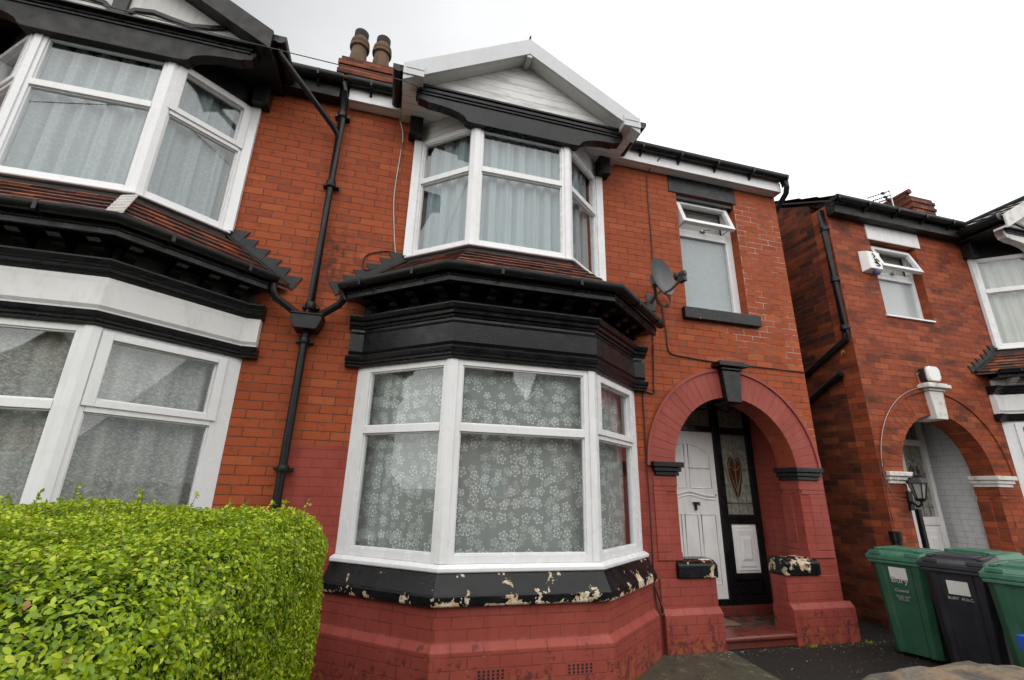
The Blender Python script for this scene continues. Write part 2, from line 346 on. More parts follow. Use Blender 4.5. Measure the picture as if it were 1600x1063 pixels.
MT['leaf'] = leaf_mat()

# ------------------------------------------------------------------ mesh helpers
class MB:
    def __init__(s, sx=1, tx=0, zf=None): s.zf = zf; s.v = []; s.f = []; s.mi = []; s.tint = []; s.sx = sx; s.tx = tx; s.cur = 0; s.t = 0.5
    def add(s, vs, fs):
        o = len(s.v); s.v += [(s.sx*x+s.tx, y, s.zf(z) if s.zf else z) for x, y, z in vs]
        for f in fs: s.f.append([o+i for i in f]); s.mi.append(s.cur); s.tint.append(s.t)
        return s
    def box(s, x0, x1, y0, y1, z0, z1):
        return s.add([(x0, y0, z0), (x1, y0, z0), (x1, y1, z0), (x0, y1, z0), (x0, y0, z1), (x1, y0, z1), (x1, y1, z1), (x0, y1, z1)],
                     [(0, 3, 2, 1), (4, 5, 6, 7), (0, 1, 5, 4), (1, 2, 6, 5), (2, 3, 7, 6), (3, 0, 4, 7)])
    def hexa(s, p): return s.add([tuple(q) for q in p], [(0, 3, 2, 1), (4, 5, 6, 7), (0, 1, 5, 4), (1, 2, 6, 5), (2, 3, 7, 6), (3, 0, 4, 7)])
    def prism(s, poly, axis, a, b, holes=()):
        """2D poly: axis 'y' -> (x,z), 'x' -> (y,z), 'z' -> (x,y)"""
        def P(q, t):
            return (q[0], t, q[1]) if axis == 'y' else ((t, q[0], q[1]) if axis == 'x' else (q[0], q[1], t))
        loops = [list(poly)]+[list(h) for h in holes]
        flat = [q for l in loops for q in l]; n = len(flat)
        if holes or len(poly) > 4: tri = tessellate_polygon([[Vector((q[0], q[1], 0)) for q in l] for l in loops])
        else: tri = [tuple(range(len(poly)))]
        vs = [P(q, a) for q in flat]+[P(q, b) for q in flat]
        fs = [tuple(t) for t in tri]+[tuple(n+i for i in reversed(t)) for t in tri]
        o = 0
        for l in loops:
            k = len(l)
            for i in range(k): j = (i+1) % k; fs.append((o+i, o+j, n+o+j, n+o+i))
            o += k
        return s.add(vs, fs)
    def obox(s, c, ax, ay, az, hx, hy, hz):
        c = Vector(c); p = []
        for sz in (-1, 1):
            for sx_, sy in ((-1, -1), (1, -1), (1, 1), (-1, 1)): p.append(c+ax*hx*sx_+ay*hy*sy+az*hz*sz)
        return s.hexa(p)
    def tube(s, pts, r, n=10, cap=True, r1=None):
        pts = [Vector(p) for p in pts]; rings = []; ref = Vector((0, 0, 1))
        for i, p in enumerate(pts):
            t = ((pts[min(i+1, len(pts)-1)]-p).normalized()+(p-pts[max(i-1, 0)]).normalized())
            t = t.normalized() if t.length > 1e-6 else Vector((0, 0, 1))
            a = t.cross(ref)
            if a.length < .05: a = t.cross(Vector((1, 0, 0)))
            a.normalize(); b = t.cross(a); rr = r if r1 is None else r+(r1-r)*i/(len(pts)-1)
            rings.append([p+a*rr*math.cos(2*math.pi*k/n)+b*rr*math.sin(2*math.pi*k/n) for k in range(n)])
        vs = [tuple(q) for g in rings for q in g]; fs = []
        for i in range(len(rings)-1):
            for k in range(n): fs.append((i*n+k, i*n+(k+1) % n, (i+1)*n+(k+1) % n, (i+1)*n+k))
        if cap: fs += [tuple(range(n)), tuple((len(rings)-1)*n+k for k in range(n))]
        return s.add(vs, fs)
    def lathe(s, c, prof, n=18, axis=None):
        az = Vector(axis or (0, 0, 1)).normalized(); ax = az.cross(Vector((0, 1, 0)))
        if ax.length < .1: ax = Vector((1, 0, 0))
        ax.normalize(); ay = az.cross(ax); c = Vector(c); vs = []; fs = []
        for r, z in prof:
            for k in range(n):
                a = 2*math.pi*k/n; vs.append(tuple(c+az*z+ax*r*math.cos(a)+ay*r*math.sin(a)))
        m = len(prof)
        for i in range(m-1):
            for k in range(n): fs.append((i*n+k, i*n+(k+1) % n, (i+1)*n+(k+1) % n, (i+1)*n+k))
        fs += [tuple(range(n)), tuple((m-1)*n+k for k in range(n))]
        return s.add(vs, fs)
    def sweep(s, path, prof, n0=None, n1=None):
        """path: plan points left to right, outward = right-hand side (towards -y); prof: closed (d,z) loop"""
        P = [Vector((a, b)) for a, b in path]; N = []
        for a, b in zip(P, P[1:]): t = (b-a).normalized(); N.append(Vector((t.y, -t.x)))
        mit = []
        for i in range(len(P)):
            if i == 0: m = n0 or N[0]
            elif i == len(P)-1: m = n1 or N[-1]
            else: m = (N[i-1]+N[i]); m = m/(m.dot(N[i]))
            mit.append(Vector(m))
        k = len(prof); vs = []; fs = []
        for p, m in zip(P, mit):
            for d, z in prof: q = p+m*d; vs.append((q.x, q.y, z))
        for i in range(len(P)-1):
            for j in range(k): l = (j+1) % k; fs.append((i*k+j, i*k+l, (i+1)*k+l, (i+1)*k+j))
        tri = tessellate_polygon([[Vector((d, z, 0)) for d, z in prof]])
        fs += [tuple(t) for t in tri]+[tuple((len(P)-1)*k+q for q in t) for t in tri]
        return s.add(vs, fs)

def obj(name, mb, mats, parent=None, bevel=0., smooth=None, label=None, recalc=True, uvmode='box'):
    if not isinstance(mats, (list, tuple)): mats = [mats]
    me = bpy.data.meshes.new(name); off = Vector(parent_loc(parent)) if parent else Vector((0, 0, 0))
    vs = [(x-off.x, y-off.y, z-off.z) for x, y, z in mb.v]
    me.from_pydata(vs, [], mb.f); me.update()
    for m in mats: me.materials.append(MT[m] if isinstance(m, str) else m)
    me.polygons.foreach_set('material_index', mb.mi)
    at = me.attributes.new('tint', 'FLOAT', 'FACE'); at.data.foreach_set('value', mb.tint)
    if recalc:
        bm = bmesh.new(); bm.from_mesh(me); bmesh.ops.recalc_face_normals(bm, faces=bm.faces); bm.to_mesh(me); bm.free()
    uvl = me.uv_layers.new(name='UVMap').data
    for p in me.polygons:
        n = p.normal
        if abs(n.z) > .75: tx, ty = Vector((1, 0, 0)), Vector((0, 1, 0))
        else:
            tx = Vector((-n.y, n.x, 0)); tx.normalize(); ty = Vector((0, 0, 1))
            if abs(n.y) >= abs(n.x)*.6 and tx.x < 0: tx = -tx
        for li in p.loop_indices:
            co = me.vertices[me.loops[li].vertex_index].co+off
            uvl[li].uv = (co.dot(tx), co.dot(ty))
    if smooth is not None:
        me.polygons.foreach_set('use_smooth', [True]*len(me.polygons))
        try: me.set_sharp_from_angle(angle=R(smooth))
        except Exception: pass
    o = bpy.data.objects.new(name, me); S.collection.objects.link(o)
    if parent is not None: o.parent = parent
    if bevel:
        b = o.modifiers.new('bevel', 'BEVEL'); b.width = bevel; b.segments = 2; b.limit_method = 'ANGLE'; b.angle_limit = R(35); b.harden_normals = False
    if label: o['label'] = label
    return o
def parent_loc(p):
    v = Vector(p.location)
    while p.parent: p = p.parent; v += Vector(p.location)
    return v
def empty(name, loc, label, cat, group=None):
    o = bpy.data.objects.new(name, None); S.collection.objects.link(o); o.location = loc; o.empty_display_size = .2
    tag(o, label, cat, group); return o
def tag(o, label, cat, group=None):
    o['label'] = label; o['category'] = cat
    if group: o['group'] = group
    return o
def struct(o): o['kind'] = 'structure'; return o
def base_origin(o, p):
    """move a top-level mesh's origin to p"""
    p = Vector(p); o.data.transform(Matrix.Translation(-p)); o.location = p; return o
def V3(x, y, z): return Vector((x, y, z))

def text_mesh(name, body, size, loc, ax, az, mat, parent, extrude=.0015, bold=0.):
    c = bpy.data.curves.new(name, 'FONT'); c.body = body; c.size = size; c.extrude = extrude; c.offset = bold; c.align_x = 'CENTER'
    t = bpy.data.objects.new(name, c); S.collection.objects.link(t)
    dg = bpy.context.evaluated_depsgraph_get(); me = bpy.data.meshes.new_from_object(t.evaluated_get(dg)); bpy.data.objects.remove(t)
    ax = Vector(ax).normalized(); az = Vector(az).normalized(); n = ax.cross(az)
    me.transform(Matrix(((ax.x, az.x, n.x, loc[0]), (ax.y, az.y, n.y, loc[1]), (ax.z, az.z, n.z, loc[2]), (0, 0, 0, 1))))
    me.materials.clear(); me.materials.append(MT[mat]); me.name = name
    o = bpy.data.objects.new(name, me); S.collection.objects.link(o); o.parent = parent
    return o

# ------------------------------------------------------------------ ground
mb = MB(); mb.add([(-400, -400, -.004), (400, -400, -.004), (400, 400, -.004), (-400, 400, -.004)], [(0, 1, 2, 3)])
struct(obj('ground', mb, 'asphalt'))
mb = MB(); mb.add([(-.7, -3.1, 0), (3.05, -3.1, 0), (3.35, -.55, 0), (3.42, -.06, 0), (2.6, 0, 0), (-.7, 0, 0)], [(0, 1, 2, 3, 4, 5)])
struct(obj('path', mb, 'concrete'))

# ------------------------------------------------------------------ houses
C0 = 1.135
LOWP = [(C0-1.44, 0), (C0-.645, -.675), (C0+.645, -.675), (C0+1.44, 0)]
UPP = [(C0-1.10, 0), (C0-.525, -.47), (C0+.525, -.47), (C0+1.10, 0)]

def arc(cx, cz, r, a0, a1, n): return [(cx+r*math.cos(a0+(a1-a0)*i/n), cz+r*math.sin(a0+(a1-a0)*i/n)) for i in range(n+1)]
def rect(x0, x1, z0, z1): return [(x0, z0), (x1, z0), (x1, z1), (x0, z1)]

def win_panel(fr, gl, A, B, z0, z1, zt, sa, sb, opener=False, head=.052, bot=.062, tr=.062):
    A = Vector((*A, 0)); B = Vector((*B, 0)); t = (B-A); Lp = t.length; t.normalize(); n = Vector((t.y, -t.x, 0)); zz = Vector((0, 0, 1))
    def bx(u0, u1, w0, w1, a, b): fr.obox(A+t*(u0+u1)/2+n*(w0+w1)/2+zz*(a+b)/2, t, n, zz, (u1-u0)/2, (w1-w0)/2, (b-a)/2)
    bx(0, sa, -.07, 0, z0, z1); bx(Lp-sb, Lp, -.07, 0, z0, z1)
    bx(sa, Lp-sb, -.07, -.001, z1-head, z1); bx(sa, Lp-sb, -.07, -.001, z0, z0+bot); bx(sa, Lp-sb, -.07, .006, zt-tr/2, zt+tr/2)
    def light(a, b, u0, u1, op):
        if op:
            bx(u0-.028, u0+.04, -.03, .022, a-.022, b+.022); bx(u1-.04, u1+.028, -.03, .022, a-.022, b+.022)
            bx(u0+.04, u1-.04, -.03, .0215, b-.03, b+.022); bx(u0+.04, u1-.04, -.03, .0215, a-.022, a+.03)
            u0 += .04; u1 -= .04; a += .03; b -= .03
        k = .012
        bx(u0, u0+k, -.05, -.014, a, b); bx(u1-k, u1, -.05, -.014, a, b); bx(u0+k, u1-k, -.05, -.0145, a, a+k); bx(u0+k, u1-k, -.05, -.0145, b-k, b)
        gl.obox(A+t*(u0+u1)/2-n*.034+zz*(a+b)/2, t, n, zz, (u1-u0)/2, .003, (b-a)/2)
    light(z0+bot, zt-tr/2, sa, Lp-sb, False); light(zt+tr/2, z1-head, sa, Lp-sb, opener)

def curtain(name, plan, off, z0, z1, mat, label, folds, amp, group=None, sx=1, tx=0, zf=None):
    """hung cloth following the bay plan inside the glass"""
    P = [Vector(p) for p in plan]; N = [Vector(((b-a).y, -(b-a).x)).normalized() for a, b in zip(P, P[1:])]
    Q = []
    for i in range(len(P)):
        if i == 0: m = N[0]
        elif i == len(P)-1: m = N[-1]
        else: m = N[i-1]+N[i]; m = m/m.dot(N[i])
        Q.append(P[i]-m*off)
    pts = []; s0 = 0; ph = random.random()*6
    for i, (a, b) in enumerate(zip(Q, Q[1:])):
        l = (b-a).length; n = max(2, int(l/.011))
        for k in range(n): pts.append((a+(b-a)*k/n, N[i], s0+l*k/n))
        s0 += l
    pts.append((Q[-1], N[-1], s0))
    rows = [0, .04, .25, .5, .75, 1]; z0, z1 = (zf(z0), zf(z1)) if zf else (z0, z1); vs = []; uvs = []
    fs = []; nn = len(pts)
    for r in rows:
        z = z1+(z0-z1)*r
        for p, nr, s in pts:
            wv = math.sin(s*folds*6.283+ph+1.3*math.sin(s*4+ph))+.5*math.sin(s*folds*2.7*6.283+2*ph+r*1.5)
            q = p+nr*(amp*wv*(.75+.25*r)); vs.append((q.x, q.y, z)); uvs.append((s, z))
    for i in range(len(rows)-1):
        for k in range(nn-1): fs.append((i*nn+k, i*nn+k+1, (i+1)*nn+k+1, (i+1)*nn+k))
    b = MB(sx, tx); b.add(vs, fs); o = obj(name, b, mat, recalc=False, smooth=180)
    ul = o.data.uv_layers[0].data
    for lp in o.data.loops: ul[lp.index].uv = uvs[lp.vertex_index]
    c = (sx*(plan[0][0]+plan[-1][0])/2+tx, -.3, z0); base_origin(o, c); tag(o, label, 'curtain', group); return o

def tile_rows(mb, B0, T0, B1, T1, n, tw, rnd, th=.016):
    """courses of plain tiles between edge 0 (B0 bottom,T0 top) and edge 1"""
    B0, T0, B1, T1 = map(Vector, (B0, T0, B1, T1)); up_ = ((T0-B0)+(T1-B1)).normalized(); al = (B1-B0).normalized(); nr = al.cross(up_).normalized()
    if nr.z < 0: nr = -nr
    for i in range(n):
        f0, f1 = i/n, min(1.0, (i+1.12)/n)
        a0, a1 = B0.lerp(T0, f0), B1.lerp(T1, f0); c0, c1 = B0.lerp(T0, f1), B1.lerp(T1, f1)
        Lr = (a1-a0).length; k = max(1, round(Lr/tw)); sh = .5 if i % 2 else 0
        e = [0]+[(j+sh)/k for j in range(0 if sh else 1, k)]+[1]
        for u0, u1 in zip(e, e[1:]):
            if u1-u0 < .01: continue
            j = rnd.uniform(-.003, .004); d = nr*(th+j); up0 = nr*(.004+j*.3)
            g = .0015/Lr
            p = [a0.lerp(a1, u0+g), a0.lerp(a1, u1-g), c0.lerp(c1, u1-g), c0.lerp(c1, u0+g)]
            mb.t = rnd.random()**1.3
            mb.hexa([p[0], p[1], p[2]-nr*.004, p[3]-nr*.004, p[0]+d+nr*.006, p[1]+d+nr*.006, p[2]+up0, p[3]+up0])

def pantile(mb, e0, e1, r0, r1, cols, rows, rnd, amp=.022):
    """interlocking tiles: eave e0->e1, ridge r0->r1"""
    e0, e1, r0, r1 = map(Vector, (e0, e1, r0, r1)); nr = (e1-e0).cross(r0-e0).normalized()
    if nr.z < 0: nr = -nr
    sub = 6
    for i in range(rows):
        mb.t = rnd.random()
        for c in range(cols):
            mb.t = rnd.random()
            g = []
            for k in range(sub+1):
                u = (c+k/sub)/cols
                h = amp*(.5+.5*math.cos(2*math.pi*k/sub))
                lo = e0.lerp(e1, u).lerp(r0.lerp(r1, u), i/rows)+nr*(h+.022); hi = e0.lerp(e1, u).lerp(r0.lerp(r1, u), min(1, (i+1.05)/rows))+nr*h
                g.append((lo, hi, lo-nr*.022))
            vs = [tuple(q) for t in g for q in t]; fs = []
            for k in range(sub): fs += [(3*k, 3*k+3, 3*k+4, 3*k+1), (3*k+2, 3*k+5, 3*k+3, 3*k)]
            mb.add(vs, fs)

def zdrop(z): return z-.13*min(1, max(0, (z-2.95)/.6))      # this house's upper storey sits a little lower
def build_house(name, label, sx, tx, o):
    """o: palette and options of this house; local x runs as on the middle house"""
    rnd = random.Random(o['seed'])
    X = lambda x: sx*x+tx
    H = empty(name, (X(2.0), 0, 0), label, 'house', 'brick houses along the street')
    nb = lambda: MB(sx, tx, o.get('zf'))
    xl, xr = -.798, o.get('xr', 4.95)
    porch = o['porch']
    # --- facade with its openings
    holes = [rect(C0-1.30, C0+1.30, .80, 2.62), rect(C0-.98, C0+.98, 3.72, 5.12), rect(3.35, 4.235, o.get('wb', 3.56), 5.172)]
    pz = [(3.36, -.0), (3.36, .79), (3.01, .79), (3.01, 1.705)]+[(3.80-.79*math.cos(math.pi*i/28), 1.705+.79*math.sin(math.pi*i/28)) for i in range(1, 28)]+[(4.59, 1.705), (4.59, .79), (4.28, .79), (4.28, .0)]
    outer = [(xl, 0)]+(pz if porch else [])+[(xr, 0), (xr, 5.60), (xl, 5.60)]
    f = nb(); f.prism(outer, 'y', 0, .24, holes); wall = obj('wall', f, o['brick'], H)
    # --- shell: sides, rear, floors
    f = nb(); f.prism([(.242, 0), (8, 0), (8, 5.5), (4.05, 7.9), (.242, 5.75)], 'x', xr-.24, xr); obj('side_wall', f, o['side'], H)
    f = nb(); f.box(xl, xr-.242, 7.8, 8, 0, 5.5); f.prism([(.242, 0), (7.798, 0), (7.798, 5.5), (4.05, 7.8), (.242, 5.6)], 'x', xl, xl+.15); obj('rear_wall', f, 'room', H)
    f = nb(); f.box(xl+.152, xr-.243, .243, 7.79, 2.72, 2.95); f.box(xl+.152, xr-.243, .243, 7.79, 5.3, 5.42)
    f.box(2.6, 2.75, .245, 4, .0, 2.7); f.box(2.6, 2.75, .245, 4, 2.955, 5.28); f.box(xl+.153, 2.59, 3.9, 4, 0, 2.7); f.box(xl+.153, xr-.25, 3.4, 3.5, 2.955, 5.28); obj('interior_partition', f, 'room', H)
    # --- main roof
    f = nb(); rf = .52
    if o.get('roof_detail', True):
        pantile(f, (xl, -.20, 5.60), (xr+.03, -.20, 5.60), (xl, 4.05, 8.0), (xr+.03, 4.05, 8.0), 24, 15, rnd)
        f.hexa([(xl, -.17, 5.57), (xr+.02, -.17, 5.57), (xr+.02, 4.05, 7.96), (xl, 4.05, 7.96), (xl, -.17, 5.595), (xr+.02, -.17, 5.595), (xr+.02, 4.05, 7.99), (xl, 4.05, 7.99)])
        f.hexa([(xl, 4.05, 7.96), (xr+.02, 4.05, 7.96), (xr+.02, 8.3, 5.45), (xl, 8.3, 5.45), (xl, 4.05, 8.02), (xr+.02, 4.05, 8.02), (xr+.02, 8.3, 5.52), (xl, 8.3, 5.52)])
    obj('roof', f, 'roof_tile', H)
    # --- eaves
    gl_, gr_ = C0-1.325, C0+1.325
    for i_, (a, b) in enumerate(((xl+.045, gl_-.005), (gr_+.005, xr-.02))):
        f = nb(); f.box(a, b, -.135, -.115, 5.425, 5.585); obj('fascia', f, o['fascia'], H, bevel=.003)
        f = nb(); f.box(a, b, -.114, -.002, 5.425, 5.445)
        if i_: f.box(xr-.019, xr-.002, -.134, -.002, 5.425, 5.57)
        obj('soffit', f, o['soffit'], H)
    def gutter_prof(d, z, r): return [(d+r*math.cos(a), z+r*math.sin(a)) for a in [math.pi+math.pi*i/10 for i in range(11)]]+[(d+r, z+.012), (d-r, z+.012)]
    for a, b in ((xl+.02, gl_-.06), (gr_+.06, xr+.05)):
        f = nb(); f.sweep([(a, 0), (b, 0)], gutter_prof(.195, 5.625, .058))
        k = a+.25
        while k < b: f.box(k-.01, k+.01, -.258, -.13, 5.563, 5.635); f.prism([(-.20, 5.556), (-.14, 5.556), (-.14, 5.50)], 'x', k-.012, k+.012); k += .55
        obj('gutter', f, 'pipe', H, smooth=40)
    for gx in (gl_-.055, gr_+.055):          # along both flanks of the gable
        f = nb(); pr = [(gx+.055*math.cos(a), 5.50+.055*math.sin(a)) for a in [math.pi+math.pi*i/10 for i in range(11)]]+[(gx+.055, 5.53), (gx-.055, 5.53)]
        f.prism(pr, 'y', -.64, -.12); obj('gable_gutter', f, 'pipe', H, smooth=40)
    # --- gable over the bay
    ga, ge, run = 6.29, 5.53, 1.325; sl_ = (ga-ge)/run
    G = empty_part('gable', H)
    def chev(y0, y1, dz0, dz1, ex=0.):
        f_ = nb(); e = run+ex
        f_.prism([(C0-e, ga-sl_*e+dz0), (C0, ga+dz0), (C0+e, ga-sl_*e+dz0), (C0+e, ga-sl_*e+dz1), (C0, ga+dz1), (C0-e, ga-sl_*e+dz1)], 'y', y0, y1); return f_
    f = chev(-.68, -.652, -.215, 0); 
    obj('bargeboard', f, o['barge'], G, bevel=.003)
    f = chev(-.652, -.502, -.20, -.17); obj('gable_soffit', f, o['barge_soffit'], G)
    if o['gable'] == 'upvc':
        for q in (-1, 1):
            f = nb(); a, b = sorted((C0+q*(run+.003), C0+q*(run-.205))); f.box(a, b, -.694, -.48, 5.385, 5.50+.025)
            f.prism([(C0+q*(run-.20), 5.46), (C0+q*(run-.02), 5.46), (C0+q*(run-.02), 5.475), (C0+q*(run-.20), 5.475)], 'y', -.70, -.694); obj('box_end', f, 'upvc_board', G, bevel=.004)
        f = nb(); f.box(C0-.03, C0+.03, -.672, -.505, 6.03, 6.085)
        obj('apex_block', f, 'upvc_board', G, bevel=.004)
    # roof slopes
    f = nb()
    for q in (-1, 1):
        e0, e1 = (C0+q*(run+.02), -.645, ga-sl_*(run+.02)-.052), (C0+q*(run+.02), 2.2, ga-sl_*(run+.02)-.052)
        pantile(f, e0, e1, (C0, -.645, ga-.052), (C0, 2.2, ga-.052), 13, 6, rnd)
        f.hexa([(C0+q*(run+.01), -.65, ga-sl_*(run+.01)-.085), (C0+q*(run+.01), 2.2, ga-sl_*(run+.01)-.085), (C0, 2.2, ga-.085), (C0, -.65, ga-.085),
                (C0+q*(run+.01), -.65, ga-sl_*(run+.01)-.062), (C0+q*(run+.01), 2.2, ga-sl_*(run+.01)-.062), (C0, 2.2, ga-.062), (C0, -.65, ga-.062)])
    obj('gable_roof', f, 'roof_tile', G)
    f = nb(); f.tube([(C0, -.64, ga-.035), (C0, 2.2, ga-.035)], .06, 10); 
    if o['gable'] == 'upvc': f.tube([(C0-.0, -.63, ga-.02), (C0+.01, -.66, ga+.07)], .02, 6, r1=.010)
    obj('ridge_tile', f, 'pipe', G, smooth=40)
    f = nb(); zb = 5.405
    xb = run-(zb-ge+.20)/sl_*0-.0
    half = (ga-.20-zb)/sl_
    f.prism([(C0-half, zb), (C0+half, zb), (C0, ga-.20)], 'y', -.50, -.46)
    obj('gable_panel', f, 'clad' if o['gable'] == 'upvc' else 'render', G)
    if o['gable'] == 'timber':
        f = nb(); f.box(C0-.06, C0+.06, -.53, -.502, 5.44, ga-.22); obj('king_post', f, 'black', G, bevel=.004)
        for q in (-1, 1):
            ctr = [(.03, 5.47), (.12, 5.56), (.26, 5.585), (.42, 5.55), (.58, 5.525), (.74, 5.56), (.86, 5.60)]
            w_ = .022; lo = []; hi = []
            for i, (x, z) in enumerate(ctr):
                a = ctr[max(0, i-1)]; b = ctr[min(len(ctr)-1, i+1)]; d = Vector((b[0]-a[0], b[1]-a[1])).normalized()
                lo.append((C0+q*(x+d.y*w_), z-d.x*w_)); hi.append((C0+q*(x-d.y*w_), z+d.x*w_))
            f = nb(); f.prism(lo+hi[::-1], 'y', -.525, -.503); obj('curved_brace', f, 'black', G, bevel=.004)
    # moulded beam with cut ends
    bl, br_ = -.045, 2*C0+.045
    def beam(y0, y1, ztop):
        L_ = [(bl, ztop), (bl, ztop-.085), (bl+.02, ztop-.10), (bl+.03, ztop-.135), (bl+.10, ztop-.15), (bl+.13, ztop-.165)]
        L_ += [(bl+.13+.40*math.sin(a), ztop-.165-.115*(1-math.cos(a))) for a in [math.pi/2*i/8 for i in range(1, 9)]]
        L_ += [(bl+.56, ztop-.30), (bl+.62, ztop-.305)]
        Rr = [(2*C0-x, z) for x, z in L_[::-1]]
        f_ = nb(); f_.prism(L_+Rr, 'y', y0, y1); return f_
    BM = obj('gable_beam', beam(-.535, -.43, 5.40), o['beam'], G, bevel=.005)
    f = nb(); f.box(bl+.02, br_-.02, -.575, -.502, 5.402, 5.43); f.box(bl+.03, br_-.03, -.56, -.536, 5.355, 5.398); f.box(bl+.05, br_-.05, -.548, -.536, 5.325, 5.353)
    obj('beam_moulding', f, o['beam'] if o['gable'] == 'upvc' else 'black', G, bevel=.006)
    # soffit under the gable and the boarding above the window head
    f = nb(); f.box(gl_+.001, gr_-.001, -.478 if o['gable'] == 'upvc' else -.60, -.001, 5.388, 5.403); obj('flat_soffit', f, o['under'], G)
    f = nb(); f.sweep(UPP, [(-.06, 5.152), (-.012, 5.152), (-.012, 5.386), (-.06, 5.386)]); obj('head_board', f, o['headboard'], G)
    for q in (-1, 1):
        f = nb(); a, b = sorted((C0+q*1.22, C0+q*1.075)); f.box(a, b, -.14, -.003, 5.15, 5.386)
        obj('corbel_block', f, 'black' if o['gable'] == 'upvc' else 'old_black', G, bevel=.006)
    # --- upper bay window
    def bay(P, z0, z1, zt, sw, sc, op):
        W_ = empty_part('bay_window', H)
        for i_, (sa, sb, oo) in enumerate(((sw, sc[0], op[0]), (sc[1], sc[1], False), (sc[0], sw, op[1]))):
            fr, gl = nb(), nb(); win_panel(fr, gl, P[i_], P[i_+1], z0, z1, zt, sa, sb, oo)
            obj('window_frame', fr, o['frame'], W_, bevel=.003); obj('glass', gl, 'glass', W_)
        posts(P, z0+.002, z1-.002, W_); return W_
    def posts(P, z0, z1, W_):
        for i in (1, 2):
            f_ = nb()
            p = Vector(P[i]); a = (Vector(P[i-1])-p).normalized(); b = (Vector(P[i+1])-p).normalized()
            na = Vector((-a.y, a.x)); na = na if na.y < 0 else -na; nb_ = Vector((b.y, -b.x)); nb_ = nb_ if nb_.y < 0 else -nb_
            m = (na+nb_); m = m/m.dot(na)
            f_.prism([tuple(q) for q in (p+a*.05+na*.012, p+m*.012, p+b*.05+nb_*.012, p+b*.05+nb_*.001, p+m*.001, p+a*.05+na*.001)], 'z', z0, z1)
            obj('corner_post', f_, o['frame'], W_, bevel=.004)
    W = bay(UPP, 3.70, 5.15, 4.604, .085, (.062, .082), o['op_up'])
    f = nb(); f.sweep(UPP, [(-.07, 3.672), (.045, 3.672), (.05, 3.68), (.05, 3.692), (.0, 3.699), (-.07, 3.699)]); obj('window_sill', f, o['frame'], W, bevel=.003)
    # wall-side cover strips
    for q in (-1, 1):
        f = nb(); a, b = sorted((C0+q*1.06, C0+q*1.145)); f.box(a, b, -.045, -.002, 3.70, 5.15)
        obj('cover_strip', f, o['frame'], W, bevel=.003)
    # --- tiled skirt roof between the bays
    BR = nb(); zb0, zb1 = 3.20, 3.615
    bf = [(-.50-.07, -.03), (.395, -.975), (2*C0-.395, -.975), (2*C0+.57, -.03)]; tf = [(.0, -.005), (C0-.545, -.505), (C0+.545, -.505), (2*C0, -.005)]
    for i in range(3):
        tile_rows(BR, (*bf[i], zb0), (*tf[i], zb1), (*bf[i+1], zb0), (*tf[i+1], zb1), 6, .14, rnd)
    bm_ = [Vector((*p, zb0-.012)) for p in bf]; tm_ = [Vector((*p, zb1-.012)) for p in tf]; BR.t = 0
    for i in range(3): d = Vector((0, 0, .02)); BR.hexa([bm_[i]-d, bm_[i+1]-d, tm_[i+1]-d, tm_[i]-d, bm_[i], bm_[i+1], tm_[i+1], tm_[i]])
    BR = obj('bay_roof', BR, 'clay_tile', H)
    if o.get('white_hip'):
        f = nb(); a, b = Vector((*bf[1], zb0+.02)), Vector((*tf[1], zb1+.02))
        for i in range(6): 
            p, q = a.lerp(b, i/6+.01), a.lerp(b, (i+1.1)/6); s_ = Vector((.085, -.0, 0)); s2 = Vector((-.06, -.05, -.0))
            f.hexa([p+s2, p+s_, q+s_*.95, q+s2*.95, p+s2+V3(0, 0, .022), p+s_+V3(0, 0, .022), q+s_*.95+V3(0, 0, .012), q+s2*.95+V3(0, 0, .012)])
        obj('hip_tile', f, 'tile_white', BR)
    f = nb(); f.sweep(UPP, [(-.05, 3.575), (.06, 3.575), (.055, 3.60), (.02, 3.615), (.016, 3.669), (-.05, 3.669)]); obj('lead_apron', f, 'lead', BR, bevel=.003)
    # stepped flashings up the wall
    e0, e1 = Vector((-.615, 3.215)), Vector((.03, 3.70)); FS = []
    for q in (0, 1):
        f = nb(); FS.append(f); ns = 6
        for i in range(ns):
            a, b = e0.lerp(e1, i/ns), e0.lerp(e1, (i+1)/ns+.02)
            jx = .012*math.sin(i*2.1+q)
            pl = [(a.x+.01, a.y-.03), (b.x+.01, b.y-.02), (b.x-.015, b.y+.03), (a.x-.065+jx, b.y+.022+jx*.4)]
            if q: pl = [(2*C0-x, z) for x, z in pl]
            f.prism(pl, 'y', -.012-.002*(i % 2)-.0005*i, -.002)
    d0, d1 = Vector((*bf[0], zb0+.03)), Vector((*tf[0], zb1+.03))
    for q in (0, 1):
        f = FS[q]; p = [d0+V3(-.03, .03, 0), d0+V3(.05, -.03, .012), d1+V3(.05, -.03, .012), d1+V3(-.03, .005, 0)]
        p = [V3(2*C0-v.x, v.y, v.z) for v in p] if q else p
        f.hexa([*(v for v in p), *(v+V3(0, 0, .012) for v in p)])
        obj('stepped_flashing', f, 'lead', BR, bevel=.002)
    # --- entablature over the lower bay
    w0 = LOWP[0]; ex = lambda y: w0[0]+(-y)*(.795/.675)
    EP = [(w0[0]-.125, -.03), (ex(-.03), -.03), LOWP[1], LOWP[2], (2*C0-ex(-.03), -.03), (2*C0-w0[0]+.125, -.03)]
    CO = obj('bay_cornice', (lambda f_: (f_.sweep(EP, [(-.028, 2.847), (.045, 2.847), (.052, 2.872), (.072, 2.876), (.078, 2.905), (.102, 2.916), (.115, 2.95), (.115, 2.966), (-.028, 2.966)]), f_)[1])(nb()), o['mould'], H, bevel=.004)
